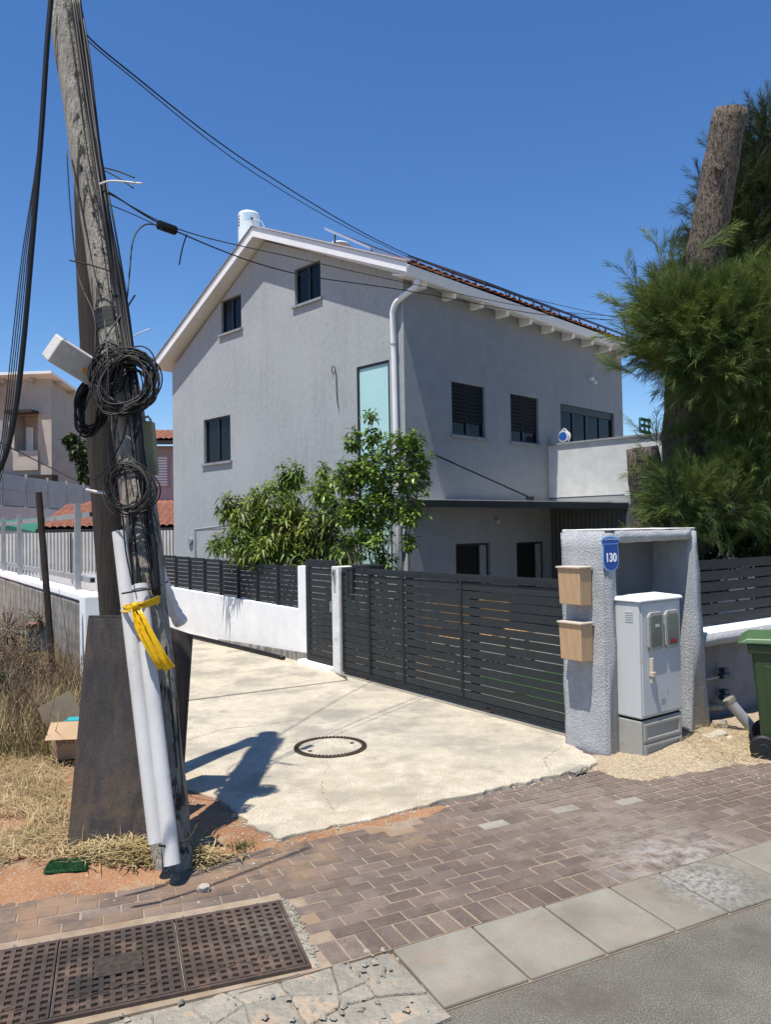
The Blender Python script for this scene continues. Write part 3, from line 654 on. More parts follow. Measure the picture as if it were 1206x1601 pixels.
# cable hanging on gable, vent, lamps
MB().tube(catmull([(-.03, 1.86, 4.98), (-.04, 1.86, 5.08), (-.03, 1.80, 5.1), (-.03, 1.76, 4.95), (-.03, 1.74, 4.5), (-.03, 1.70, 4.3)], 6), .009, 6).build('hanging_cable', M['cable2'], hs)
MB().lathe([(.09, 0), (.09, -.05), (.075, -.06), (0, -.06)], (0, 7.06, 1.82), 20, 'x').build('vent_cap', M['sill'], hs)
lp = MB().lathe([(.05, 0), (.05, -.06), (.03, -.09), (0, -.1)], (6.2, 0, 5.38), 14, 'y'); lp.lathe([(.02, -.02), (.045, -.1), (0, -.14)], (6.27, 0, 5.3), 10, 'y'); lp.build('wall_lamp', M['white'], hs)
MB().lathe([(.05, 0), (.05, -.05), (.035, -.09), (0, -.1)], (2.5, 0, 2.13), 14, 'y').build('wall_lamp', M['petal'], hs)
# projecting extension with balcony parapet (plane x = 4.4)
ex = MB(); ex.box(4.4, 4.55, -3.4, -.002, 2.62, 3.72); ex.build('balcony_parapet', M['palestucco'], hs)
MB().box(4.36, 4.6, -3.44, -.004, 3.722, 3.76).build('parapet_coping', M['sill'], hs)
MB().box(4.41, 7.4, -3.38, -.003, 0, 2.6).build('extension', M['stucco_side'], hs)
cw_ = MB()
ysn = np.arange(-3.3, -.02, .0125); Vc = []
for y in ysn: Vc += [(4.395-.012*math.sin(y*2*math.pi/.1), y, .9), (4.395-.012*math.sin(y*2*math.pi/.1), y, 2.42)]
kk = len(ysn); ii = np.arange(kk-1); link('striped_shade_panel', npmesh('striped_shade_panel', np.array(Vc), np.stack([2*ii, 2*ii+2, 2*ii+3, 2*ii+1], -1), M['awningshade'], True), hs)  # added dark rippled panel, stands in for the striped shade below the awning
# awning
aw = thing('awning', 'thin white corrugated awning with dark fascia running along the side wall above the small windows', 'awning', C0, TH)
z1, z2 = 2.50, 2.42
outer = [(.0, -.28), (4.0, -1.55), (7.6, -3.6)]
aq = [(0, -.001, 2.60), (4., -.001, 2.58), (4.399, -.001, 2.578), (4.399, -3.4, 2.46), (7.6, -3.4, 2.46), (7.6, -3.6, 2.43), (4.0, -1.55, 2.455), (0, -.28, 2.5)]
for q4 in (((0, -.001, 2.512), (4., -.001, 2.50), (4., -1.55, 2.462), (0, -.28, 2.503)), ((4.001, -.001, 2.50), (4.398, -.001, 2.50), (4.398, -1.78, 2.46), (4.001, -1.55, 2.462))):
    MB().hexa(q4, [(x, y, z+.012) for x, y, z in q4]).build('sheet', M['corr'], aw)
fb = MB()
for (xa_, ya_), (xb_, yb_), za, zb in ((outer[0], outer[1], 2.5, 2.455), (outer[1], outer[2], 2.455, 2.44)):
    fb.hexa([(xa_, ya_-.03, za-.12), (xb_, yb_-.03, zb-.12), (xb_, yb_+.03, zb-.12), (xa_, ya_+.03, za-.12)], [(xa_, ya_-.03, za-.005), (xb_, yb_-.03, zb-.005), (xb_, yb_+.03, zb-.005), (xa_, ya_+.03, za-.005)])
fb.hexa([(0, -.25, 2.38), (.05, -.25, 2.38), (.05, -.01, 2.48), (0, -.01, 2.48)], [(0, -.25, 2.49), (.05, -.25, 2.49), (.05, -.01, 2.59), (0, -.01, 2.59)])
fb.build('fascia', M['frame'], aw)
for i in range(7): MB().box(.6+i*.95, .65+i*.95, -.25-.3*min(i, 4), -.02, 2.43, 2.49).build('purlin', M['frame'], aw)
st = thing('stay_rod', 'thin black stay rod slanting from side wall down to awning', 'rod', C0, TH)
MB().tube([(.72, -.02, 3.33), (2.3, -.95, 2.55)], .016, 8).build('rod', M['frame'], st); MB().box(2.24, 2.36, -1., -.9, 2.50, 2.57).build('bracket', M['frame'], st)
# roof equipment
tk = thing('water_tank', 'white boiler tank with blue band and print behind the roof ridge', 'tank', Vector(C0)+uu*5.15+vv*.42+Vector((0, 0, 7.74)), TH)
MB().lathe([(.22, 0), (.24, .03), (.24, 1.39), (.22, 1.43), (.0, 1.44)], n=32).build('body', M['tank'], tk, smooth=False)
fcam = math.atan2(-(C0[1]+4.0), -(C0[0]-3.3))-TH
def arc_patch(r, a0, a1, z0, z1, n=8):
    m = MB()
    for i in range(n):
        p = [a0+(a1-a0)*i/n, a0+(a1-a0)*(i+1)/n]
        m.quad(*[(r*math.cos(q), r*math.sin(q), z) for q, z in ((p[0], z0), (p[1], z0), (p[1], z1), (p[0], z1))])
    return m
arc_patch(.242, fcam-.5, fcam+.35, 1.2, 1.37).build('blue_band', M['tankblue'], tk)
for i, (mm_, z, hgt) in enumerate((('navy', 1.24, .05), ('navy', 1.17, .05), ('navy', 1.10, .05), ('red', 1.31, .04))):
    a = fcam-1.15; arc_patch(.244, a-.12, a+.13, z, z+hgt*.8, 2).build('printed_letter', M[mm_], tk)
arc_patch(.244, fcam-1.45, fcam-1.38, 1.05, 1.32, 1).build('printed_letter', M['red'], tk)
MB().lathe([(.03, 0), (.03, .03)], (.24*math.cos(fcam+.3), .24*math.sin(fcam+.3), 1.22), 10).build('valve', M['rubber'], tk)
MB().tube(catmull([(.24*math.cos(fcam+.3), .24*math.sin(fcam+.3)-.02, 1.22), (.05, -.40, 1.15), (.05, -.55, .9), (0, -.8, .55)], 6), .008, 8).build('pipe', M['galv'], tk)
# dome vent and pipe on the right slope
def RS(x, y): return zE-.018*x*(1-(y-EY)/(YR-EY))+(zr-zE)*(y-EY)/(YR-EY)+.05
dv = thing('roof_vent', 'low white domed vent on the right roof slope near the ridge', 'vent', Vector(C0)+vv*1.4+uu*3.2+Vector((0, 0, RS(1.4, 3.2))), TH)
MB().lathe([(.10, -.05), (.10, .09), (.24, .10), (.2, .14), (.1, .17), (0, .18)], n=24).build('dome', M['tank'], dv, smooth=True)
def solar(label, cat, x0, x1, y0, y1, l0, l1, frame, grp=None):
    """collector on the right slope, lifted l0 at the low edge and l1 at the high edge"""
    base = Vector(C0)+vv*x0+uu*y0+Vector((0, 0, RS(x0, y0)))
    t = thing('solar_panel', label, cat, base, TH, grp); zb = RS(x0, y0)
    w = x1-x0; h0 = RS(x0, y0)+l0-zb; h1 = RS(x0, y1)+l1-zb; dy = y1-y0; s0 = -.018*w
    q = lambda x, y, dz: (x, y, h0+(h1-h0)*y/dy+s0*x/w+dz)
    MB().hexa([q(.02, .02, 0), q(w-.02, .02, 0), q(w-.02, dy-.02, 0), q(.02, dy-.02, 0)], [q(.02, .02, .03), q(w-.02, .02, .03), q(w-.02, dy-.02, .03), q(.02, dy-.02, .03)]).build('cells', M['pv'], t)
    f = MB()
    for (xA, xB, yA, yB) in ((0, w, 0, .022), (0, w, dy-.022, dy), (0, .022, .022, dy-.022), (w-.022, w, .022, dy-.022)):
        f.hexa([q(xA, yA, -.012), q(xB, yA, -.012), q(xB, yB, -.012), q(xA, yB, -.012)], [q(xA, yA, .036), q(xB, yA, .036), q(xB, yB, .036), q(xA, yB, .036)])
    f.build('frame', frame, t)
    for x in (.15, w-.15):
        for y in (.12, dy-.12):
            zz = q(x, y, 0)[2]; MB().box(x-.015, x+.015, y-.015, y+.015, RS(x0, y0+y)-zb-.03, zz).build('rack_leg', M['alu'], t)
solar('dark solar collector on raised rack with bright silver top edge, nearest the gable', 'solar panel', -.05, 1.85, .75, 2.0, .06, .24, M['alu'])
for i in range(5):
    solar('dark photovoltaic panel above the side wall roof edge, %s' % ['next to silver edged collector', 'second after silver edged collector', 'middle of the flat row', 'second from the far end', 'nearest the tall tree'][i], 'solar panel', 1.95+i*1.14, 3.05+i*1.14, -.28, 1.7, .10, .27, M['pvframe'], 'photovoltaic panels along the house roof')
cr = thing('cable_reel', 'small white and blue cable reel standing on the balcony parapet', 'reel', Vector(C0)+vv*4.48+uu*(-.35)+Vector((0, 0, 3.76)), TH)
MB().lathe([(.12, -.05), (.12, -.02), (.06, -.02), (.06, .04), (.12, .04), (.12, .07)], (0, 0, .14), 20, 'x').build('drum', M['reel'], cr)
MB().lathe([(.09, -.056), (.09, -.051)], (0, 0, .14), 20, 'x').build('hub', M['reelblue'], cr)
MB().tube(catmull([(.0, -.1, 0), (0, -.12, .16), (0, 0, .3), (0, .12, .16), (0, .1, 0)], 5), .012, 8).build('carrying_frame', M['reel'], cr)
# ------------------------------------------------------------------ GATE (frame: x along gate to the right, y behind)
GT0 = (-.614, 10.75, 0); GANG = math.atan2(-math.cos(.6125), math.sin(.6125))
gt_ = thing('sliding_gate', 'wide anthracite sliding gate of horizontal slats across the house entrance', 'gate', GT0, GANG)
Lg = 4.08
sm_ = MB().box(0.0, Lg, -.012, .012, 0, .080).mesh('slat', M['gatem'])
for i in range(15): link('slat', sm_, gt_, (0, 0, .128+i*.0925 - .012))
zt = 1.44
for x in (.68, 1.43, 2.53): MB().box(x-.02, x+.02, -.024, -.0125, .10, zt-.02).build('upright', M['anth'], gt_)
for x in (.62, 1.48, 2.66): MB().box(x-.02, x+.10, .013, .05, .06, zt-.03).build('back_upright', M['anth'], gt_)
MB().box(0, .04, -.024, .03, .06, zt-.03).build('end_upright', M['anth'], gt_)
MB().box(0, Lg, -.024, .024, zt-.028, zt).build('top_rail', M['anth'], gt_)
MB().box(0, Lg, -.02, .035, .045, .105).build('bottom_rail', M['anth'], gt_)
for x in (.55, 2.95): 
    MB().lathe([(.045, -.02), (.045, .02)], (x, 0, .035), 18, 'y').build('roller', M['iron'], gt_)
tr = thing('gate_track', 'pale concrete strip with rail under the sliding gate', 'track', GT0, GANG)
MB().box(-.05, Lg+.1, -.08, .3, -.05, .016).build('strip', M['kerb'], tr); MB().box(-.05, Lg, .01, .03, .016, .03).build('rail', M['galv'], tr)
# gate post, bracket
gp = thing('gate_post', 'narrow pale concrete post between the small gate and the sliding gate', 'post', Vector(GT0)-Vector((math.cos(GANG), math.sin(GANG), 0))*.20, GANG)
MB().box(-.02, .17, -.05, .22, 0, 1.50).build('shaft', M['rough_cap'], gp, bevel=.01)
ic = MB(); ic.box(.04, .10, -.075, -.05, 1.30, 1.46); ib = ic.build('intercom', M['galv'], gp); MB().box(.055, .085, -.079, -.0755, 1.38, 1.43).build('intercom_lens', M['frame'], ib); MB().box(.05, .09, -.065, -.05, 1.17, 1.26).build('lock_plate', M['petal'], gp)
gb_ = thing('gate_guide', 'dark steel guide bracket box on top of the sliding gate beside the post', 'bracket', GT0, GANG)
MB().box(.15, .58, .05, .32, 1.42, 1.53).build('housing', M['anth'], gb_, bevel=.005); MB().box(.16, .21, -.045, -.028, 1.18, 1.47).build('plate', M['anth'], gb_); MB().box(.25, .34, -.055, -.028, 1.16, 1.46).build('plate', M['anth'], gb_); MB().box(.16, .34, -.05, .06, 1.47, 1.50).build('arm', M['anth'], gb_)
# pedestrian gate
pg = thing('pedestrian_gate', 'narrow anthracite slatted gate between white wall and concrete post', 'gate', Vector(GT0)-Vector((math.cos(GANG), math.sin(GANG), 0))*.22, GANG)
x0, x1 = -.80, -.005
f = MB(); f.box(x0, x0+.10, -.02, .03, .09, 1.58); f.box(x1-.05, x1, -.02, .03, .09, 1.58); f.box(x0+.10, x1-.05, -.02, .03, 1.47, 1.58); f.box(x0+.10, x1-.05, -.02, .03, .09, .17); f.build('frame', M['anth'], pg)
sm_ = MB().box(x0+.10, x1-.05, -.010, .012, 0, .08).mesh('slat', M['gatem'])
for i in range(14): link('slat', sm_, pg, (0, 0, .178+i*.0923))
MB().box(x1-.05, x1-.02, -.05, -.02, .85, 1.0).build('handle', M['galv'], pg)
sp = thing('entrance_step', 'low white step under the narrow gate', 'step', pg.location, GANG); MB().box(-.95, .02, -.10, .35, 0, .08).build('slab', M['whitewall'], sp, bevel=.01)
# white wall with fence
WL0 = Vector((-1.18, 11.68, 0)); wdv = Vector((-3.95, 15.35, 0))-WL0; WANG = math.atan2(-wdv.y, -wdv.x); 
ww = thing('garden_wall', 'low whitewashed wall along the far side of the driveway', 'wall', WL0, WANG)
Lw = 7.2
MB().hexa([(-Lw, 0, -.05), (-.32, 0, -.05), (-.32, .2, -.05), (-Lw, .2, -.05)], [(-Lw, 0, .92), (-.32, 0, .80), (-.32, .2, .80), (-Lw, .2, .92)]).build('wall', M['whitewall'], ww, bevel=.01)
MB().box(-.318, .0, -.01, .22, -.05, 1.47).build('pillar', M['whitewall'], ww, bevel=.012)
MB().hexa([(-3.2, -.03, -.02), (.02, -.03, -.02), (.02, -.001, -.02), (-3.2, -.001, -.02)], [(-3.2, -.012, .05), (.02, -.02, .16), (.02, -.003, .16), (-3.2, -.003, .05)]).build('bare_plinth', M['oldconc'], ww)
fe = thing('slat_fence', 'anthracite horizontal slat fence standing on the low white wall', 'fence', WL0, WANG)
npan = 9; step_ = .72
def zb(x): return .80+(-x-.32)/(Lw-.32)*.12
slm = MB().box(0, step_-.05, -.01, .01, 0, .068).mesh('slat', M['anth'])
for i in range(npan):
    xb_ = -.33-(i+1)*step_; zz = zb(xb_)
    MB().box(-.02, .03, -.03, .03, 0, .64).build('post', M['anth'], fe, loc=(xb_, .06, zz))
    for k in range(8): link('slat', slm, fe, (xb_+.035, .06, zz+.03+k*.078))
ho = thing('hose', 'black hose lying along the foot of the white wall', 'hose')
MB().tube(catmull([Vector((-1.62, 12.0, .04)), Vector((-2.1, 12.62, .05)), Vector((-2.75, 13.45, .05)), Vector((-3.6, 14.5, .06)), Vector((-4.4, 15.5, .05)), Vector((-5.2, 16.6, .05))], 6), .035, 8).build('hose_run', M['cable'], ho, smooth=True)

# ------------------------------------------------------------------ METER NICHE (portal frame: x along street, y back)
PO = (1.90, 6.715, 0); PA = math.radians(34.6)
po = thing('meter_niche', 'rough grey rendered niche wall with open front around the meter cabinet', 'wall', PO, PA)
D = .52; Wd = 1.42; T0 = 1.96
def jagbox(m, b4, t4): m.hexa(b4, t4)
# left leg (tapered), right leg, lintel, back
n1 = MB(); n1.hexa([(.0, 0, -.12), (.19, 0, -.12), (.19, D, -.12), (.0, D, -.12)], [(.01, .0, T0), (.16, 0, T0), (.16, D, T0), (.01, D, T0)])
def subd(m, name, mt, par, cuts=14, amp=.006, bev=.02):
    me = m.mesh(name, mt); b = bmesh.new(); b.from_mesh(me)
    bmesh.ops.bevel(b, geom=b.edges[:], offset=bev, segments=2, affect='EDGES')
    bmesh.ops.subdivide_edges(b, edges=[e for e in b.edges if e.calc_length() > .12], cuts=cuts, use_grid_fill=True)
    for v in b.verts:
        x, y, z = v.co; k = math.sin(x*23+z*17+y*9)*.5+math.sin(z*41+y*31-x*13)*.35+math.sin(z*83+x*71)*.25+math.sin(z*9+y*5)*.8
        v.co += v.normal*amp*k
    b.to_mesh(me); b.free(); me.polygons.foreach_set('use_smooth', [True]*len(me.polygons)); return link(name, me, par)
subd(n1, 'left_leg', M['rough'], po)
n2 = MB(); n2.hexa([(Wd-.16, 0, 0), (Wd+.02, 0, 0), (Wd+.02, D, 0), (Wd-.1, D, 0)], [(Wd-.10, 0, T0), (Wd-.05, 0, T0), (Wd-.05, D, T0), (Wd-.10, D, T0)])
n2 = MB(); n2.hexa([(Wd-.25, 0, -.12), (Wd+.10, 0, -.12), (Wd+.10, D, -.12), (Wd-.25, D, -.12)], [(Wd-.135, 0, T0), (Wd-.04, 0, T0), (Wd-.04, D, T0), (Wd-.135, D, T0)])
subd(n2, 'right_leg', M['rough'], po)
n3 = MB(); n3.hexa([(.161, .001, T0-.115), (Wd-.136, .001, T0-.105), (Wd-.136, D-.001, T0-.105), (.161, D-.001, T0-.115)], [(.161, .001, T0-.001), (Wd-.136, .001, T0-.001), (Wd-.136, D-.001, T0-.001), (.101, D-.001, T0-.001)])
subd(n3, 'lintel', M['rough'], po, bev=.004)
MB().box(.105, Wd-.14, D-.08, D-.01, 0, T0-.116).build('back_wall', M['shadedwall'], po)
tp = MB(); tp.hexa([(.03, .012, T0+.0), (Wd-.055, .012, T0+.0), (Wd-.055, D-.01, T0), (.03, D-.01, T0)], [(.03, .016, T0+.012), (Wd-.055, .016, T0+.012), (Wd-.055, D-.02, T0+.012), (.03, D-.02, T0+.012)])
subd(tp, 'top_cap', M['rough_cap'], po, cuts=8, amp=.003, bev=.004)

# number sign
sg = thing('house_number_sign', 'blue enamel house number sign reading 130 on the niche wall edge', 'sign', Vector(PO)+Vector((math.cos(PA), math.sin(PA), 0))*.06+Vector((math.sin(PA), -math.cos(PA), 0))*.012+Vector((0, 0, 1.60)), PA-.28); sg.scale = (.92, 1, .9)
def shield(s, yf, yb):
    o = [(-.085, .26), (-.105, .31), (-.085, .335)]+[(-.085+.17*i/8, .335+.018*math.sin(math.pi*i/8)) for i in range(1, 8)]+[(.085, .335), (.105, .31), (.085, .26), (.088, .12)]+[(.088*math.cos(a), .10+.10*math.sin(a)*1.0) for a in [-math.pi*k/10 for k in range(0, 11)]]+[(-.088, .12)]
    cx, cz = 0, .18; pts = [((x-cx)*s+cx, (z-cz)*s+cz) for x, z in o]
    m = MB(); n = len(pts); m.add([(x, yf, z) for x, z in pts]+[(x, yb, z) for x, z in pts], [tuple(range(n)), tuple(range(2*n-1, n-1, -1))]+[(i, (i+1) % n, n+(i+1) % n, n+i) for i in range(n)])
    return m
shield(1., -.012, 0).build('plate', M['signlb'], sg); shield(.9, -.016, -.0125).build('blue_field', M['blue'], sg)
def text(s, size, m, parent, loc, rot=(math.pi/2, 0, 0), ext=.001, name='lettering', bold=.0, sx=1.):
    c = bpy.data.curves.new(name, 'FONT'); c.body = s; c.size = size; c.align_x = 'CENTER'; c.align_y = 'CENTER'; c.extrude = ext; c.offset = bold
    tmp = bpy.data.objects.new('t', c); COL.objects.link(tmp); dg = bpy.context.evaluated_depsgraph_get(); dg.update()
    me = bpy.data.meshes.new_from_object(tmp.evaluated_get(dg)); bpy.data.objects.remove(tmp)
    me.materials.clear(); me.materials.append(m); o = link(name, me, parent, loc, rot, (sx, 1, 1)); return o
text('130', .115, M['signw'], sg, (0, -.0175, .135), bold=.004, sx=.72)
stars = MB()
for i in range(7):
    x = -.06+i*.02; z = .312+.006*math.sin(math.pi*i/6); stars.prism([(x+.008*(1 if k % 2 == 0 else .45)*math.sin(math.pi*k/5), -z-.008*(1 if k % 2 == 0 else .45)*math.cos(math.pi*k/5)) for k in range(10)], 0, .001)
stars.v = [(x, -.0175-z, -y) for x, y, z in stars.v]; stars.build('star_row', M['signw'], sg)
MB().box(-.083, .083, -.0175, -.016, .268, .273).build('divider', M['signlb'], sg)

# mailboxes (on the side face, normal -x)
def mailbox(label, z0):
    t = thing('mailbox', label, 'mailbox', Vector(PO)+Vector((math.cos(PA), math.sin(PA), 0))*-.008+Vector((-math.sin(PA), math.cos(PA), 0))*.14+Vector((0, 0, z0)), PA)
    # local: projects to -x, wide along y (from .0 near street to .36)
    b = MB(); b.hexa([(-.145, .006, 0), (.004, .006, -.01), (.004, .25, -.01), (-.145, .25, 0)], [(-.155, .0, .32), (.004, .0, .32), (.004, .257, .32), (-.155, .257, .32)]); b.build('body', M['mailwood'], t, bevel=.006)
    MB().box(-.17, .006, -.012, .268, .321, .338).build('lid', M['mailtop'], t, bevel=.004)
    return t
mailbox('upper of two wooden mailboxes on the rough grey niche wall', 1.31)
mailbox('lower of two wooden mailboxes, with pale lid, on the rough grey niche wall', .82)

# cabinet
CB = (2.150, 6.60, 0); ca = thing('meter_cabinet', 'tall light grey electricity meter cabinet standing in the niche', 'cabinet', CB, PA+.02)
cw, cdp = .60, .25
MB().box(.005, cw-.005, .005, cdp, .0, .325).build('plinth', M['cabbase'], ca, bevel=.01)
for (z0, z1) in ((.02, .12), (.15, .30)):
    fm = MB(); 
    fm.box(.03, .07, -.008, .004, z0, z1); fm.box(cw-.07, cw-.03, -.008, .004, z0, z1); fm.box(.07, cw-.07, -.008, .004, z1-.025, z1)
    if z0 > .1: fm.box(.07, cw-.07, -.008, .004, z0, z0+.025)
    fm.build('plinth_frame', M['cabbase'], ca, bevel=.004)
MB().box(.0, cw, .0, cdp+.01, .345, 1.34).build('body', M['cab'], ca, bevel=.012)
MB().box(.02, cw-.02, .02, cdp-.02, .32, .35).build('shadow_gap', M['black'], ca)
MB().box(.02, cw-.02, -.010, -.0005, .37, 1.325).build('door', M['cab'], ca, bevel=.006)
ld = MB(); ld.hexa([(-.02, -.03, 1.342), (cw+.02, -.03, 1.342), (cw+.02, cdp+.03, 1.342), (-.02, cdp+.03, 1.342)], [(-.005, -.018, 1.372), (cw+.005, -.018, 1.372), (cw+.005, cdp+.02, 1.385), (-.005, cdp+.02, 1.385)]); ld.build('lid', M['white'], ca, bevel=.018, seg=3)
def octo(x0, x1, z0, z1, c, y0, y1):
    p = [(x0+c, z0), (x1-c, z0), (x1, z0+c), (x1, z1-c), (x1-c, z1), (x0+c, z1), (x0, z1-c), (x0, z0+c)]
    return MB().add([(x, y0, z) for x, z in p]+[(x, y1, z) for x, z in p], [tuple(range(8)), tuple(range(15, 7, -1))]+[(i, (i+1) % 8, 8+(i+1) % 8, 8+i) for i in range(8)])
M['meterglass'] = mat('meter_window', (.13, .13, .11), (.19, .185, .16), 3, .15, spec=.6)
for x0 in (.085, .325):
    w = octo(x0, x0+.215, .92, 1.25, .035, -.035, -.011).build('meter_window', M['cabbase'], ca, bevel=.005)
    octo(x0+.028, x0+.187, .95, 1.22, .02, -.0375, -.0352).build('pane', M['meterglass'], w)
    if x0 > .3: MB().box(x0+.06, x0+.15, -.0385, -.0376, .962, 1.0).build('red_sticker', M['red'], w)
    else: MB().box(x0+.09, x0+.15, -.0385, -.0376, 1.12, 1.145).build('meter_mark', M['cab'], w)
hd = MB(); hd.box(.115, .14, -.04, -.011, .70, .86); hd.box(.11, .155, -.05, -.011, .70, .74); hd.box(.118, .142, -.03, -.011, .64, .70); hd.build('handle', M['mailtop'], ca, bevel=.004)
vs = MB()
for i in range(5): vs.box(-.004, .001, .06, .14, 1.17+i*.02, 1.178+i*.02)
vs.build('side_vent', M['cab'], ca)
MB().box(.27, .33, -.012, -.0105, .45, .49).build('embossed_mark', M['cabbase'], ca)

# low wall right + fence
lw = thing('low_wall', 'low rendered wall with projecting pale ledge to the right of the niche', 'wall', PO, PA)
MB().box(Wd+.06, 6.5, .30, .5, -.1, .79).build('wall', M['shadedwall'], lw)
subd(MB().hexa([(Wd+.04, .06, .79), (6.5, .06, .79), (6.5, .56, .79), (Wd+.04, .56, .79)], [(Wd+.02, .06, .90), (6.5, .06, .90), (6.5, .56, .90), (Wd+.02, .56, .90)]), 'ledge', M['rough'], lw, cuts=30, amp=.004, bev=.008)
MB().box(Wd+.05, 6.5, .075, .55, .896, .908).build('ledge_top', M['rough_cap'], lw)
f2 = thing('boundary_fence', 'dark grey horizontal slat fence on the ledge at the right edge', 'fence', PO, PA)
s2 = MB().box(Wd+.02, 6.5, .40, .42, 0, .10).mesh('slat', M['anth'])
for i in range(6): link('slat', s2, f2, (0, 0, .925+i*.118))
for x in (Wd+.2, Wd+.9, Wd+2.4, Wd+3.9): MB().box(x, x+.04, .422, .46, .91, 1.62).build('post', M['anth'], f2)

# bin (frame: faces left-front)
BI = Vector((3.02, 6.50, 0)); ba = math.radians(20)
bi = thing('wheelie_bin', 'green wheeled rubbish bin cut off by the right edge of the photo', 'bin', (3.50, 6.80, -.02), math.radians(-27))
# local: x right, y back; wheels on the left-rear side
MB().hexa([(-.20, -.26, .06), (.34, -.26, .06), (.34, .24, .06), (-.20, .24, .06)], [(-.27, -.30, .98), (.42, -.30, .98), (.42, .28, .98), (-.27, .28, .98)]).build('body', M['bin'], bi, bevel=.03, seg=3)
MB().hexa([(-.29, -.32, .90), (.44, -.32, .90), (.44, .30, .90), (-.29, .30, .90)], [(-.30, -.33, .985), (.45, -.33, .985), (.45, .31, .985), (-.30, .31, .985)]).build('rim', M['bin'], bi, bevel=.012)
ld = MB(); ld.hexa([(-.37, -.35, .99), (.47, -.35, .99), (.47, .33, .99), (-.37, .33, .99)], [(-.30, -.33, 1.035), (.45, -.33, 1.05), (.45, .31, 1.05), (-.30, .31, 1.035)]); ld.build('lid', M['binlid'], bi, bevel=.012, seg=2)
MB().tube([(-.36, -.2, .97), (-.36, .2, .97)], .016, 8).build('lid_handle', M['binlid'], bi)
for y in (-.315, .285):
    wh = MB().lathe([(.05, -.028), (.095, -.028), (.11, -.015), (.11, .015), (.095, .028), (.05, .028)], (-.19, y, .105), 28, 'y').build('wheel', M['rubber'], bi)
    MB().lathe([(.0, -.033), (.035, -.033), (.065, -.020), (.07, .033), (.0, .033)], (-.19, y, .105), 20, 'y').build('hub', M['frame'], wh)
MB().tube([(-.19, -.28, .105), (-.19, .26, .105)], .014, 8).build('axle', M['iron'], bi)
pp = MB(); pp.hexa([(-.12, -.268, .1), (.3, -.268, .1), (.3, -.26, .1), (-.12, -.26, .1)], [(-.17, -.302, .80), (.36, -.302, .80), (.36, -.29, .8), (-.17, -.29, .8)]); pp.build('front_panel', M['bin'], bi, bevel=.01)

# plumbing and metal canister
vp = thing('water_valves', 'dark blue water valves and thin pipe on shaded wall behind the bin', 'pipework', Vector(PO)+Vector((math.cos(PA), math.sin(PA), 0))*2.05+Vector((-math.sin(PA), math.cos(PA), 0))*.24, PA)
for z in (.42, .20):
    MB().lathe([(.0, -.06), (.035, -.06), (.035, .06), (0, .06)], (.06, -.02, z), 12, 'x').build('valve_body', M['valve'], vp); MB().box(.02, .10, -.055, .015, z+.035, z+.075).build('valve_handle', M['valve'], vp)
MB().tube([(-.5, .02, .40), (.05, 0, .41)], .012, 8).build('pipe', M['galv'], vp); MB().tube(catmull([(-.42, .02, .10), (-.2, -.02, .12), (.05, .0, .08)], 5), .03, 8).build('pipe', M['oldconc'], vp)
cn = thing('metal_canister', 'grey metal cylinder leaning against the wall next to the bin', 'canister', G(1178, 1148)+Vector((0, 0, .02)), 0)
MB().tube([(0.02, -.02, .0), (-.19, .05, .28)], [.05, .05], 18).build('cylinder', M['galv'], cn); MB().tube([(-.18, .05, .275), (-.20, .055, .31)], [.056, .056], 18).build('cap', M['oldconc'], cn)

def rock(name, label, loc, dims, m, seed, rz=0., cat='stone', group=None):
    r = random.Random(seed); b = bmesh.new(); bmesh.ops.create_icosphere(b, subdivisions=2, radius=1)
    for v in b.verts:
        k = 1+.18*math.sin(v.co.x*5+seed)+.15*math.sin(v.co.y*6+seed*2)+r.uniform(-.1, .1); v.co *= k
        v.co.x = max(-.85, min(.85, v.co.x))*dims[0]; v.co.y = max(-.8, min(.8, v.co.y))*dims[1]; v.co.z = max(-.5, min(.7, v.co.z))*dims[2]
    me = bpy.data.meshes.new(name); b.to_mesh(me); b.free(); me.materials.append(m)
    o = link(name, me, None, loc, (r.uniform(-.2, .2), r.uniform(-.2, .2), rz)); return tag(o, label, cat, group)
bs = thing('broken_slab', 'pale broken stone slab lying in the sand right of the niche', 'slab', G(1118, 1160)+Vector((0, 0, .02)), .5)
MB().hexa([(-.11, -.06, 0), (.12, -.05, 0), (.13, .06, 0), (-.10, .07, 0)], [(-.12, -.05, .05), (.11, -.06, .065), (.14, .05, .07), (-.09, .07, .05)]).build('piece', M['stone'], bs, bevel=.008)
MB().hexa([(-.02, -.13, 0), (.12, -.12, 0), (.11, -.07, 0), (-.01, -.075, 0)], [(-.02, -.13, .035), (.12, -.12, .04), (.11, -.07, .04), (-.01, -.075, .03)]).build('piece', M['stone'], bs, bevel=.006)
rock('stone', 'rough pale lump of mortar at the foot of the niche right leg', G(1126, 1143)+Vector((0, 0, .05)), (.09, .07, .07), M['broken'], 3)
rock('stone', 'brown and grey stone lying on the pavement near the pole foot', G(318, 1389)+Vector((0, 0, .0)), (.045, .03, .03), M['stone'], 8)
rock('stone', 'broken concrete chunk at the right end of the driveway edge', G(905, 1207)+Vector((0, 0, .01)), (.10, .05, .035), M['broken'], 5, .6)
peb = MB()
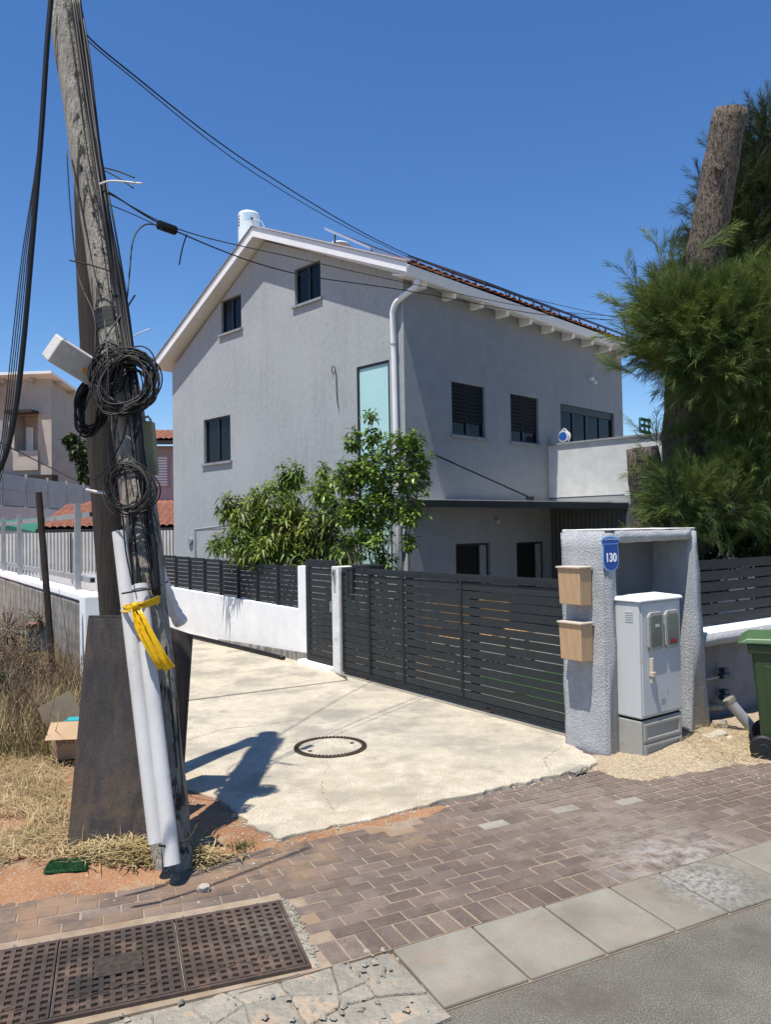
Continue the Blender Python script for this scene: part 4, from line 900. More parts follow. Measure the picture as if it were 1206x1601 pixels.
def pebble(m, p, r):
    a = [Vector((rnd.gauss(0, 1), rnd.gauss(0, 1), rnd.gauss(0, .6))).normalized()*r*rnd.uniform(.6, 1.2) for _ in range(6)]
    q = [Vector((r, 0, 0)), Vector((0, r*.8, 0)), Vector((-r, .1*r, 0)), Vector((0, -r*.9, 0)), Vector((0, 0, r*.7)), Vector((0, 0, -r*.5))]
    q = [Vector(x)*rnd.uniform(.7, 1.3) for x in q]; a = rnd.uniform(0, 6); Rr = Matrix.Rotation(a, 3, 'Z')
    m.add([Rr @ x+p for x in q], [(0, 1, 4), (1, 2, 4), (2, 3, 4), (3, 0, 4), (1, 0, 5), (2, 1, 5), (3, 2, 5), (0, 3, 5)])
for k in range(1500):
    zone = rnd.random()
    if zone < .35: x, y = rnd.uniform(-4.2, -.7), rnd.uniform(4.25, 6.6)
    elif zone < .75: x, y = rnd.uniform(1.9, 4.2), rnd.uniform(6.0, 7.8)
    else:
        q = rnd.choice(jag_front); x, y = q[0]+rnd.gauss(0, .07), q[1]-abs(rnd.gauss(0, .06))
    z = soilz(x, y)
    if z < -.05: z = -.018
    pebble(peb, Vector((x, y, z+.002)), rnd.choice((.004, .006, .008, .012)))
tag(peb.build('pebbles', M['stone']), 'small pale pebbles scattered over soil, sand and driveway edge', 'pebbles', kind='stuff')
crumb = MB()
for k in range(170):
    s_, t_ = rnd.uniform(-.62, -.0), rnd.uniform(-.5, .02)
    if rnd.random() < .6: s_, t_ = rnd.uniform(-2.6, -.1), rnd.uniform(-.6, .1)
    p = KP(s_, t_, -.02); r = p-GO
    if r.dot(gd_) < .03 and r.dot(gn_) > -.0: continue
    pebble(crumb, p, rnd.choice((.006, .01, .014, .02)))
for k in range(170):
    if k % 2: p = GO+gd_*rnd.uniform(-2.7, .05)+gn_*(.695+rnd.gauss(0, .012))
    else: p = GO+gd_*(.03+rnd.gauss(0, .013))+gn_*rnd.uniform(0, .7)
    pebble(crumb, p+Vector((0, 0, -.016)), rnd.choice((.005, .009, .014)))
tag(crumb.build('concrete_crumbs', M['broken']), 'crumbled concrete bits around the iron cover and broken gutter', 'rubble', kind='stuff')

# ------------------------------------------------------------------ POLES AND WIRES
def polepts(L_): return catmull([AT(x, y, Y) for x, y, Y in L_], 6)
pm = thing('utility_pole', 'thick leaning weathered wooden utility pole with cracks and black tape band', 'pole', (-1.36, 4.80, 0))
inv = Vector((-1.36, 4.80, 0))
pp_ = [AT(271, 1372, 4.72), AT(262, 1255, 4.84), AT(236, 980, 5.02), AT(213, 750, 5.2), AT(172, 480, 5.45), AT(133, 240, 5.66), AT(98, 20, 5.85), AT(90, -20, 5.9)]
def local(P): return [p-inv for p in P]
pc = catmull(pp_, 8)
MB().tube(local(pc), [.126-.026*i/len(pc)+.004*math.sin(i) for i in range(len(pc))], 20).build('shaft', M['wood'], pm, smooth=True)
def on_pole(y, Yoff=0.):
    best = min(pc, key=lambda p: abs(scr(p)[1]-y)); return best
tb = [p for p in pc if 480 < scr(p)[1] < 530]
q0, q1 = on_pole(492), on_pole(522); dq = (on_pole(440)-on_pole(560)).normalized()
cb_ = AT(174, 505, 5.43)
for i in range(4): MB().tube(local([cb_+dq*(-.075+i*.037), cb_+dq*(-.04+i*.037)]), .118+.001*(i % 2), 20).build('tape_band', M['rubber'], pm)
# drying cracks as recessed dark wedges standing a hair proud would look painted: use narrow grooves of dark timber with thickness
crk = MB()
for (pts) in (((112, 250), (128, 330), (142, 400), (158, 470)), ((130, 245), (140, 300), (150, 340), (156, 372)), ((205, 800), (215, 880), (225, 950)), ((275, 1090), (281, 1180), (287, 1260)), ((259, 1010), (268, 1100), (276, 1200)), ((190, 700), (197, 760), (203, 820))):
    P = [AT(x, y, (on_pole(y).y-.118)) for x, y in pts]; crk.tube(catmull([p-inv for p in P], 4), .006, 5); crk.build('crack', M['rubber'], pm); crk = MB()
hol = MB()
for (x, y) in ((126, 260), (134, 291), (148, 307), (147, 316), (145, 333), (158, 360), (146, 381), (160, 389), (149, 399), (155, 443), (174, 456), (124, 310), (151, 478), (157, 482)):
    r = rnd.choice((.006, .008, .011)); p = AT(x, y, on_pole(y).y-.125); hol.lathe([(r, -.006), (r, .006)], tuple(p-inv), 8, 'y')
tag(hol.build('bolt_holes', M['rubber'], pm), kind='stuff')
p2 = thing('prop_pole', 'slimmer dark wooden pole standing just behind the main leaning pole', 'pole', AT(196, 1222, 6.2))
P2 = [AT(x, y, Y) for x, y, Y in ((200, 1240, 6.1), (190, 1100, 6.05), (178, 950, 6.0), (166, 800, 6.0), (153, 640, 6.0), (142, 480, 6.0), (136, 330, 6.0), (134, 240, 6.05))]
b2 = p2.location.copy(); MB().tube([p-b2 for p in catmull(P2, 5)], [.118-.0008*i for i in range(36)], 16).build('shaft', M['wood2'], p2, smooth=True)
# pvc pipes
def pvc(label, a, b, r, sock):
    d = (b-a).normalized(); t = thing('plastic_pipe', label, 'pipe', a); L_ = (b-a)
    m = MB(); m.tube([L_*0, L_*.3, L_*.6, L_], r, 20, caps=False); m.build('tube', M['pvc'], t, smooth=True)
    MB().tube([L_-d*.004, L_-d*.002], r*.9, 16).build('bore', M['black'], t)
    if sock:
        for s0, s1, k in ((.0, .03, 1.2), (.04, .12, 1.14)): MB().tube([L_-d*s1, L_-d*s0], r*k, 20, caps=False).build('socket', M['pvc'], t, smooth=True)
pvc('longer left white plastic pipe strapped to the leaning pole', AT(244, 1318, 4.50), AT(186, 832, 4.96), .045, False)
pvc('shorter right white plastic pipe with socket end strapped to the leaning pole', AT(269, 1352, 4.47), AT(218, 915, 4.90), .048, True)
for (yy, x0, x1, w) in ((928, 190, 245, .006), (1322, 248, 296, .007)):
    a = AT(x0, yy, 4.72 if yy < 1000 else 4.44); b = AT(x1, yy-(10 if yy < 1000 else 12), 4.95 if yy < 1000 else 4.65); mid = (a+b)/2+Vector((0, -.06, 0))
    wt = thing('wire_tie', 'rusty wire tie around pipes and pole, %s one' % ('upper' if yy < 1000 else 'lower'), 'wire', a)
    MB().tube([p-a for p in catmull([a, mid, b, b+Vector((0, .25, .02))], 6)], w, 6).build('wire', M['cable2'], wt)
# plywood boards
def board(label, q, th, edge=True):
    """q: four world corners of the front, clockwise from lower left"""
    o = q[0]; n = (q[1]-q[0]).cross(q[3]-q[0]).normalized(); t = thing('board', label, 'board', o)
    MB().hexa([p-o for p in q], [p-o-n*th for p in q]).build('sheet', M['ply'], t, bevel=.002)
    return t, n
board('large dark plywood sheet propped on edge left of the leaning pole', [G(103, 1338), G(246, 1326), AT(232, 969, 5.32), AT(137, 967, 5.22)], .018)
board('second dark board just showing behind the edge of the large plywood sheet', [AT(104, 1334, 4.94), AT(210, 1320, 5.0), AT(205, 962, 5.36), AT(138, 962, 5.26)], .02)
board('grey weathered board behind the right side of the leaning pole', [AT(232, 1222, 5.95), AT(286, 1222, 5.95), AT(301, 993, 6.0), AT(240, 972, 6.0)], .02)
# grey-white sleeve
sv = thing('plastic_sleeve', 'crumpled greyish white plastic sleeve running down right of the pole', 'sleeve', AT(241, 850, 5.45))
P = catmull([AT(239, 815, 5.32), AT(246, 870, 5.42), AT(258, 915, 5.52), AT(270, 950, 5.6), AT(283, 974, 5.66)], 6); o_ = sv.location.copy()
MB().tube([p-o_ for p in P], [.020+.034*(i/24)+.003*math.sin(i*2.3) for i in range(len(P))], 12).build('sleeve', M['silver'], sv, smooth=True)
# yellow ribbon
yr = thing('yellow_ribbon', 'bright yellow plastic ribbon knotted round the white pipes', 'ribbon', AT(210, 945, 4.72)); yo = yr.location.copy()
def ribbon(name, pts, w, wv, amp, seed):
    P = catmull(pts, 8); r = random.Random(seed); m = MB(); n = 9; wdir = Vector(wv).normalized(); rows = []
    ph = r.uniform(0, 6)
    for i, p in enumerate(P):
        t = i/(len(P)-1); ww_ = w[0]+(w[1]-w[0])*t; row = []
        for k in range(n):
            s = k/(n-1)-.5; row.append(p+wdir*s*ww_+Vector((0, -1, 0))*(amp*(math.sin(k*1.25+ph+t*3)+.35*r.uniform(-1, 1))*(.6+.5*math.sin(t*5+k*.3)))-yo)
        rows.append(row)
    vs = [q for row in rows for q in row]; fs = [(i*n+k, i*n+k+1, (i+1)*n+k+1, (i+1)*n+k) for i in range(len(P)-1) for k in range(n-1)]
    m.add(vs, fs); o = m.build(name, M['yellow'], yr, smooth=True); s = o.modifiers.new('s', 'SOLIDIFY'); s.thickness = .002
Y0 = 4.66
ribbon('wrap', [AT(189, 950, 4.85), AT(198, 951, 4.74), AT(210, 948, 4.70)], (.05, .05), (0.1, 0, 1), .010, 1)
ribbon('wrap', [AT(210, 948, 4.70), AT(222, 946, 4.72), AT(236, 942, 4.78), AT(250, 937, 4.90)], (.035, .05), (.1, 0, 1), .012, 2)
ribbon('tail', [AT(211, 948, 4.68), AT(222, 968, 4.64), AT(238, 1000, 4.62), AT(254, 1030, 4.62), AT(266, 1046, 4.64)], (.035, .075), (1, 0, .45), .015, 3)
ribbon('tail', [AT(209, 950, 4.67), AT(217, 980, 4.63), AT(228, 1002, 4.61), AT(245, 1032, 4.61), AT(255, 1044, 4.63)], (.03, .06), (1, 0, .5), .012, 4)
b = bmesh.new(); bmesh.ops.create_uvsphere(b, u_segments=12, v_segments=8, radius=.024); me = bpy.data.meshes.new('knot'); b.to_mesh(me); b.free(); me.materials.append(M['yellow']); link('knot', me, yr, AT(211, 947, 4.665)-yo)

# coils
def coil(label, cx, cy, rx, ry, Y, n, m, seed, tilt=0., thick=.0055, spread=.25, tilt2=.6):
    r = random.Random(seed); c = AT(cx, cy, Y); t = thing('cable_coil', label, 'cable coil', c); s = Y/FPX
    for k in range(n):
        a = rx*s*r.uniform(1-spread, 1.03); b = ry*s*r.uniform(1-spread, 1.03); ph = r.uniform(0, 6.28); oy = r.uniform(-.05, .05); dx_, dz_ = r.gauss(0, .012), r.gauss(0, .012)-(ry*s-b)*.35
        tl = tilt+r.gauss(0, .10); t2 = tilt2*r.uniform(.6, 1.3); pts = []
        for i in range(37):
            q = 2*math.pi*i/36; x = a*math.cos(q); z = b*math.sin(q); yy = oy+.03*math.sin(q+ph)+t2*z*.25
            wob = .012*math.sin(2*q+ph)+.006*math.sin(3*q+2*ph); x *= 1+wob*3; z *= 1+wob*4; x2 = x*math.cos(tl)-z*math.sin(tl)+dx_; z2 = x*math.sin(tl)+z*math.cos(tl)+dz_; pts.append((x2+r.gauss(0, .0008), yy, z2+r.gauss(0, .0008)))
        MB().tube(pts, thick*r.uniform(.8, 1.15), 6, caps=False).build('loop', m if r.random() < .6 else M['cable'], t, smooth=True)
    return t
coil('big tangled coil of grey and black cable hung on the leaning pole', 199, 597, 47, 54, 5.10, 38, M['cable2'], 2, -.45, .0055, .42, .8)
coil('second loose loop of cable left of the big coil on the pole', 166, 575, 27, 42, 5.14, 13, M['cable2'], 5, -.25, .005, .3, .3)
coil('thick black cable coil hanging at the left of the poles', 143, 632, 22, 52, 5.35, 12, M['cable'], 9, -.12, .008, .3, .2)
coil('lower thin coil of cable tied to the leaning pole', 203, 762, 36, 40, 4.94, 16, M['cable2'], 12, .15, .0048, .25, .4)
def wire(label, pts, r, m=None, cat='cable', n=8, name='cable', group=None, k=6):
    P = catmull(pts, n); o = P[0].copy(); t = thing(name, label, cat, o, group=group)
    MB().tube([p-o for p in P], r, k).build('strand', m or M['cable'], t, smooth=True); return t
# cables down the pole
cbn = thing('cable_bundle', 'bundle of black cables running down the right side of the leaning pole', 'cable', on_pole(240)); co = cbn.location.copy()
for i in range(11):
    r = random.Random(i+40); ox = r.uniform(14, 28) if i < 8 else r.uniform(2, 15); pts = []
    for (x, y, Y) in ((98, -10, 5.8), (112, 90, 5.7), (133, 240, 5.56), (150, 340, 5.44), (172, 480, 5.34), (196, 620, 5.16), (213, 750, 5.06), (228, 860, 4.98), (236, 930, 4.95)):
        k = 1 if y > 250 else 1; pts.append(AT(x+ox*(1 if y < 500 else (.75 if y < 700 else .5))+r.gauss(0, 1.6), y, Y-.05+r.uniform(-.02, .05)))
    if r.random() < .3: pts = pts[:-2]
    MB().tube([p-co for p in catmull(pts, 5)], r.choice((.006, .008, .012, .016)) if i < 8 else .004, 6).build('strand', M['cable'] if i % 4 else M['cable2'], cbn, smooth=True)
wire('grey cable curving down across the front of the leaning pole', [AT(104, 235, 5.5), AT(110, 330, 5.45), AT(122, 430, 5.4), AT(147, 495, 5.25), AT(150, 560, 5.15), AT(175, 640, 5.1), AT(192, 720, 5.0)], .005, M['cable2'])
wire('straight grey cable hanging in front of the pole below the tape band', [AT(163, 500, 5.25), AT(168, 560, 5.0), AT(170, 640, 5.0), AT(170, 720, 5.05), AT(186, 800, 5.02)], .006, M['cable2'])
wire('black cable looping from the olive box to the lower coil', [AT(165, 555, 5.1), AT(130, 650, 5.3), AT(125, 720, 5.3), AT(150, 748, 5.2), AT(190, 690, 5.05), AT(200, 640, 5.0)], .005, M['cable'])
wire('thin cable drooping from coil toward the pipe tops', [AT(175, 735, 4.98), AT(190, 800, 4.9), AT(196, 860, 4.85), AT(207, 915, 4.8)], .005, M['cable'])
wire('thin cable crossing down behind the shorter pipe', [AT(215, 770, 4.98), AT(205, 850, 4.95), AT(208, 915, 4.9)], .006, M['cable'])
# boxes
lb_ = thing('junction_box', 'pale grey tilted junction box with orange label on the left of the pole', 'box', AT(112, 562, 5.2))
ax = (AT(150, 588, 5.3)-AT(92, 552, 5.1))*.5; ax_n = ax.normalized(); az = Vector((.30, -.35, 1.0)); az = (az-ax_n*az.dot(ax_n)).normalized(); ay = az.cross(ax_n).normalized()
MB().obox((0, 0, 0), ax*1.08, ay*.085, az*.088).build('housing', M['lampbox'], lb_, bevel=.012, seg=3)
front_n = -ay if ay.y > 0 else ay
MB().obox(ax*.62+front_n*.0865-az*.01, ax_n*.026, az*.016, front_n*.0015).build('orange_label', M['orange'], lb_)
lt = text('F', .07, M['petal'], lb_, (0, 0, 0), ext=.0008, name='faded_letter')
lt.matrix_local = Matrix.Translation(-ax*.35+front_n*.0865) @ Matrix((ax_n, az, front_n)).transposed().to_4x4()
MB().obox(-ax*.75+az*.089, ax_n*.008, ay*.008, az*.003).build('screw_hole', M['black'], lb_)
MB().tube([ax*.9, ax*1.0+Vector((.12, .06, -.02))], .02, 8).build('mounting_arm', M['lampbox'], lb_)
ob = thing('cable_box', 'olive green cable cover box on the right side of the leaning pole', 'box', AT(234, 698, 5.22))
MB().hexa([(-.03, -.03, -.17), (.05, -.03, -.19), (.05, .05, -.19), (-.03, .05, -.17)], [(-.07, -.03, .17), (.025, -.03, .17), (.025, .05, .17), (-.07, .05, .17)]).build('cover', M['olive'], ob, bevel=.01)
MB().box(-.02, .06, -.045, -.031, -.20, -.13).build('lower_flap', M['olive'], ob, bevel=.004); MB().tube([(-.06, -.03, .18), (.0, -.03, .2), (.02, -.03, .17)], .008, 6).build('loop_handle', M['olive'], ob)
# overhead wires
ins = thing('wire_tensioner', 'black ribbed plastic wire clamp on the service cable right of the pole', 'clamp', AT(261, 356, 5.9)); 
d = (AT(276, 361, 6.0)-AT(248, 351, 5.85)); dn = d.normalized()
MB().tube([-d*.45, d*.45], .018, 10).build('core', M['cable'], ins)
for i in range(7):
    c = -d*.4+d*.8*i/6; MB().tube([c-dn*.006, c+dn*.006], .036, 12).build('rib', M['cable'], ins)
E1 = (1010, 503, 13.)
wire('service cable from the pole past the clamp to the right end of the house', [AT(164, 297, 5.45), AT(276, 362, 6.1), AT(450, 425, 7.4), AT(640, 455, 9.2), AT(850, 492, 11.5), AT(1010, 503, 13)], .006, group=None, name='overhead_cable')
wire('upper service cable crossing the gable and side wall', [AT(166, 301, 5.45), AT(290, 362, 6.1), AT(470, 405, 7.4), AT(640, 443, 9.2), AT(850, 484, 11.5), AT(1010, 498, 13)], .005, M['cable2'], name='overhead_cable')
wire('thin lower wire from the pole to the ribbed clamp', [AT(166, 318, 5.45), AT(210, 336, 5.7), AT(250, 355, 5.86)], .004, M['cable2'], name='overhead_cable')
wire('high cable sweeping from pole top over the roof ridge', [AT(120, 40, 5.8), AT(192, 104, 6.4), AT(400, 262, 8.6), AT(620, 390, 12.), AT(800, 458, 15.5), AT(1000, 505, 20)], .007, name='overhead_cable')
wire('second high cable just below the first, over the roof ridge', [AT(120, 48, 5.8), AT(192, 110, 6.4), AT(400, 272, 8.6), AT(600, 384, 11.6), AT(800, 468, 15.5), AT(1000, 512, 20)], .005, M['cable2'], name='overhead_cable')
wire('loose black cable arching from the clamp down to the coil', [AT(248, 352, 5.85), AT(225, 352, 5.7), AT(208, 375, 5.6), AT(202, 430, 5.5), AT(195, 480, 5.35), AT(170, 520, 5.2), AT(150, 560, 5.1)], .006, M['cable2'])
wire('short cut cable end hanging from the service cable', [AT(292, 366, 6.2), AT(285, 388, 6.2), AT(280, 414, 6.2)], .006)
wire('white cable stub sticking out right near the top of the pole', [AT(155, 288, 5.4), AT(175, 283, 5.4), AT(222, 287, 5.35)], .007, M['cablew'])
wire('upper black cable stub sticking out right near the top of the pole', [AT(162, 262, 5.45), AT(185, 268, 5.4), AT(210, 278, 5.35)], .005)
wire('lower black cable stub slanting down right near the top of the pole', [AT(162, 266, 5.45), AT(185, 278, 5.4), AT(208, 294, 5.35)], .005)
wire('black cable stub pointing up right of the tape band', [AT(197, 484, 5.3), AT(204, 472, 5.3), AT(211, 461, 5.3)], .006)
wire('thin iron rod crossing the pole', [AT(108, 407, 5.3), AT(140, 414, 5.28), AT(173, 424, 5.28)], .005, M['rust'], cat='rod', name='iron_rod')
wire('white cable tie end sticking up beside the big coil', [AT(208, 526, 5.1), AT(220, 520, 5.05), AT(234, 514, 5.05)], .004, M['cablew'])
wire('white plastic arm below the coils on the left of the poles', [AT(134, 766, 5.5), AT(150, 769, 5.5), AT(172, 772, 5.4)], .012, M['pvc'], cat='bracket', name='bracket')
tk_ = thing('feeder_cables', 'thick black feeder cable hanging down at the left edge with thin wires beside it', 'cable', AT(62, 230, 3.6)); o_ = tk_.location.copy()
MB().tube([p-o_ for p in catmull([AT(88, -90, 3.6), AT(74, 60, 3.6), AT(64, 210, 3.6), AT(50, 380, 3.6), AT(36, 540, 3.6), AT(24, 640, 3.6), AT(8, 712, 3.6), AT(-20, 770, 3.6)], 8)], .0125, 10).build('strand', M['cable'], tk_, smooth=True)
for i in range(5):
    MB().tube([p-o_ for p in catmull([AT(86, -90, 3.75), AT(72, 60, 3.75), AT(62-i, 240, 3.75), AT(46-i*3, 400, 3.75), AT(30-i*3.5, 560, 3.75), AT(12-i*3, 700, 3.75), AT(-14-i*3, 800, 3.75)], 8)], .0028, 6).build('strand', M['cable2'], tk_)
wire('thin black line from the left house to the fence', [AT(-20, 682, 9), AT(60, 722, 12), AT(120, 752, 18)], .01, group=None)

# cardboard box
cx_ = thing('cardboard_box', 'open brown cardboard box with flaps, half hidden behind the plywood', 'box', (-2.74, 6.78, .05), .10)
w, d_, hh_ = .42, .3, .22
b = MB(); b.box(-w/2, w/2, -.004, .0, 0, hh_); b.box(-w/2, w/2, d_, d_+.004, 0, hh_); b.box(-w/2-.004, -w/2, 0, d_, 0, hh_); b.box(w/2, w/2+.004, 0, d_, 0, hh_); b.box(-w/2, w/2, 0, d_, 0, .004); b.build('body', M['cardb'], cx_)
MB().obox((0, -.09, hh_+.05), (w/2, 0, 0), (0, .085, -.065+.12), (0, .001, .002)).build('flap', M['cardb'], cx_)
MB().obox((-w/2+.0, .26, hh_+.13), (.002, .001, 0), (.10, .13, .05), (-.06, 0, .12)).build('flap', M['carddark'], cx_)
MB().box(-.12, .1, .05, .2, .02, hh_+.1).build('teal_carton', M['teal'], cx_)
text('\u05e7\u05d5\u05dc\u05d4', .06, M['cardd'], cx_, (-.08, -.006, .15), ext=.0004, name='print')
# turf offcut
tf = thing('turf_offcut', 'small dark green piece of artificial turf on the dry ground by the boards', 'turf', (-1.93, 4.64, .024), .12)
MB().hexa([(-.12, -.07, 0), (.12, -.06, 0), (.115, .065, 0), (-.11, .055, 0)], [(-.12, -.07, .012), (.12, -.06, .012), (.115, .065, .02), (-.11, .055, .012)]).build('backing', M['turfm'], tf)
N_ = 2600; px = nr.uniform(-.118, .118, N_); py = nr.uniform(-.065, .062, N_); dxy = nr.normal(0, .008, (N_, 2)); w_ = .0016
V = np.zeros((N_, 3, 3)); V[:, 0] = np.stack([px-w_, py, np.full(N_, .012)], -1); V[:, 1] = np.stack([px+w_, py, np.full(N_, .012)], -1); V[:, 2] = np.stack([px+dxy[:, 0], py+dxy[:, 1], nr.uniform(.03, .042, N_)], -1)
tag(link('pile', npmesh('pile', V.reshape(-1, 3), np.arange(3*N_).reshape(-1, 3), M['turfm']), tf), kind='stuff')

# ------------------------------------------------------------------ LEFT: retaining wall, posts, fences, houses
LW0 = Vector((-3.62, 9.75, 0)); LW1 = Vector((-10.4, 20.0, 0)); la = math.atan2(LW1.y-LW0.y, LW1.x-LW0.x)
rw_ = thing('retaining_wall', 'stained old concrete retaining wall with whitewashed top left of the driveway', 'wall', LW0, la); Lr = (LW1-LW0).length
# local: x runs away, y to the left (camera side is +y for this heading)
subd(MB().hexa([(0, 0, -.1), (Lr, 0, -.1), (Lr, .25, -.1), (0, .25, -.1)], [(0, 0, 1.18), (Lr, 0, 1.18), (Lr, .25, 1.18), (0, .25, 1.18)]), 'wall', M['oldconc'], rw_, cuts=24, amp=.006, bev=.01)
MB().hexa([(-.012, -.015, 1.181), (Lr, -.015, 1.181), (Lr, .265, 1.181), (-.012, .265, 1.181)], [(-.012, -.01, 1.275), (Lr, -.01, 1.275), (Lr, .26, 1.275), (-.012, .26, 1.275)]).build('white_cap', M['whitewall'], rw_, bevel=.02)
MB().box(-.02, .55, -.012, -.001, 0, 1.18).build('whitewashed_end', M['whitewall'], rw_)
MB().box(-.28, -.013, -.01, .26, -.05, 1.26).build('whitewashed_pier', M['whitewall'], rw_, bevel=.02)
pf = thing('post_frame', 'galvanised steel post and rail frame on top of the retaining wall', 'fence', LW0, la)
for x in (.75, 3.4, 5.8, 8.0): MB().box(x-.035, x+.035, .08, .15, 1.276, 2.42).build('post', M['galv'], pf)
for z in (2.27, 1.42): 
    MB().box(.25, 10.5, .005, .075, z-.035, z+.035).build('rail', M['galv'], pf); MB().box(.244, .2495, .015, .065, z-.025, z+.025).build('open_end', M['black'], pf)
rs_ = thing('iron_stake', 'dark rusty iron stake leaning among the weeds by the wall', 'stake', AT(84, 1075, 9.0)); o_ = rs_.location.copy()
MB().tube([Vector((0, 0, 0)), AT(73, 930, 9.0)-o_, AT(60, 770, 9.0)-o_], .04, 8).build('stake', M['rust'], rs_)
def brickblock(x, y, Y):
    t = thing('concrete_block', 'weathered hollow block with orange top against the retaining wall', 'block', AT(x, y, Y), .3); MB().box(-.10, .12, -.08, .08, -.25, .06).build('block', M['oldconc'], t, bevel=.01); MB().box(-.11, .13, -.09, .09, .061, .085).build('top', M['brick_orange'], t, bevel=.006)
brickblock(56, 985, 9.2)
# corrugated fence
cf = thing('corrugated_fence', 'white corrugated sheet fence running behind the poles to the grey house', 'fence', (-13, 19.2, 0), math.atan2(1.1, 8.))
nseg = 8.4; xsn = np.arange(0, 8.4, .012); zz = (1.05, 2.06)
V = []; 
for x in xsn: V += [(x, .018*math.sin(x*2*math.pi/.085), zz[0]), (x, .018*math.sin(x*2*math.pi/.085), zz[1]+.04*x/8.4)]
V = np.array(V); k = len(xsn); i = np.arange(k-1); Fq = np.stack([2*i, 2*i+2, 2*i+3, 2*i+1], -1)
link('sheet', npmesh('sheet', V, Fq, M['corr'], True), cf); MB().box(4.9, 4.93, -.04, -.02, .9, 2.06).build('lap_joint', M['frame'], cf); MB().box(0, 8.4, .03, .06, 1.3, 1.35).build('rail', M['galv'], cf)
for x in (0., 2.8, 5.6, 8.3): MB().box(x, x+.05, .03, .08, .0, 2.0).build('post', M['galv'], cf)
MB().box(0, 8.4, .0, .12, -.1, 1.05).build('footing', M['whitewall'], cf)
# panel fence and pale wall far left
pfn = thing('panel_fence', 'tall pale panel fence with steel posts on a pale wall on the hillside', 'fence', (-15.05, 24, 0), math.pi/2)
MB().box(0, 17, .0, .2, 0, 3.2).build('base_wall', M['paleblue'], pfn)
pm_ = MB().box(0, 1.92, -.01, .01, 0, 1.25)
for i in range(12): pm_.box(i*.16, i*.16+.02, -.02, -.0101, .02, 1.23)
pm_ = pm_.mesh('panel', M['panelb'])
for i in range(8): link('panel', pm_, pfn, (.3+i*2.05, .1, 3.25)); MB().box(.2+i*2.05, .28+i*2.05, .04, .14, 2.4, 4.6 if i != 3 else 6.6).build('post', M['galv'], pfn)
MB().box(0.2, 16.9, .07, .085, 3.85, 3.90).build('rail', M['galv'], pfn)
gs = thing('green_tarpaulin', 'green tarpaulin strip on the pale wall beyond the corrugated fence', 'tarpaulin', AT(55, 820, 23))
o_ = gs.location.copy(); q = [AT(-15, 828, 22), AT(60, 833, 22), AT(115, 810, 24), AT(112, 805, 24), AT(-15, 815, 22)]
MB().add([p-o_ for p in q]+[p-o_+Vector((0, .02, 0)) for p in q], [(0, 1, 2, 3, 4), (9, 8, 7, 6, 5)]+[(i, (i+1) % 5, 5+(i+1) % 5, 5+i) for i in range(5)]).build('sheet', M['greensheet'], gs)

def tile_roof(parent, x0, x1, y0, z0, y1, z1, wave=.2, rows=True, name='roof'):
    """tiled slope rising from (y0,z0) to (y1,z1), rows of barrel tiles"""
    nx = max(8, int((x1-x0)/wave*6)); ny = max(3, int(abs(y1-y0)/.3)); Vv = []
    for j in range(ny+1):
        for s in (0, 1):
            t = min(1, (j+(0 if s == 0 else .999))/ny) if j < ny else 1
            for i in range(nx+1):
                x = x0+(x1-x0)*i/nx; Vv.append((x, y0+(y1-y0)*t, z0+(z1-z0)*t+.045*abs(math.sin((x-x0)*math.pi/wave))+(.05*(1-s) if j < ny else 0)))
    A = np.array(Vv); I = np.arange(len(A)).reshape(-1, nx+1); Fq = np.stack([I[:-1, :-1], I[:-1, 1:], I[1:, 1:], I[1:, :-1]], -1).reshape(-1, 4)
    o = link(name, npmesh(name, A, Fq, M['tile']), parent)
    MB().hexa([(x0, y0, z0-.16), (x1, y0, z0-.16), (x1, y1, z1-.16), (x0, y1, z1-.16)], [(x0, y0, z0-.02), (x1, y0, z0-.02), (x1, y1, z1-.02), (x0, y1, z1-.02)]).build('roof_deck', M['eavewood'], o); return o
# shed with tiled roof
s1 = thing('tiled_shed', 'low shed with orange clay tile roof behind the corrugated fence', 'shed', (-9.75, 21.4, 0), math.radians(4))
tile_roof(s1, 0, 3.9, 0, 2.18, 2.6, 2.95); MB().box(.3, 3.7, .35, 2.4, 0, 2.05).build('wall', M['whitewall'], s1)
# pink house
ph_ = thing('pink_house', 'pinkish house with clay tile roof beyond the left corner of the grey house', 'house', (-10.3, 28.6, 0), math.radians(8))
MB().box(0, 7, 0, 6, 0, 5.3).build('wall', M['pink'], ph_)
tile_roof(ph_, -.5, 7.5, -.6, 5.45, 3, 6.25)
pw = MB(); pw.box(1.62, 2.20, -.05, -.001, 3.75, 4.95); pwo = pw.build('window', M['pink'], ph_)
for i in range(11): MB().box(1.68, 2.14, -.07, -.052, 3.82+i*.1, 3.87+i*.1).build('shutter_slat', M['white'], pwo)
tile_roof(ph_, -.6, 7.4, -3.4, 2.8, -.05, 3.2, name='porch_roof'); MB().box(-.5, 7.3, -3.2, -3.05, 2.2, 2.6).build('beam', M['eavewood'], ph_)
# beige house on the hill
bh = thing('beige_house', 'beige rendered house with sloping eaves and recessed balcony at the left edge', 'house', (-18.2, 42, -.4), math.radians(-6)); bh.scale = (1.2, 1.2, 1.2)
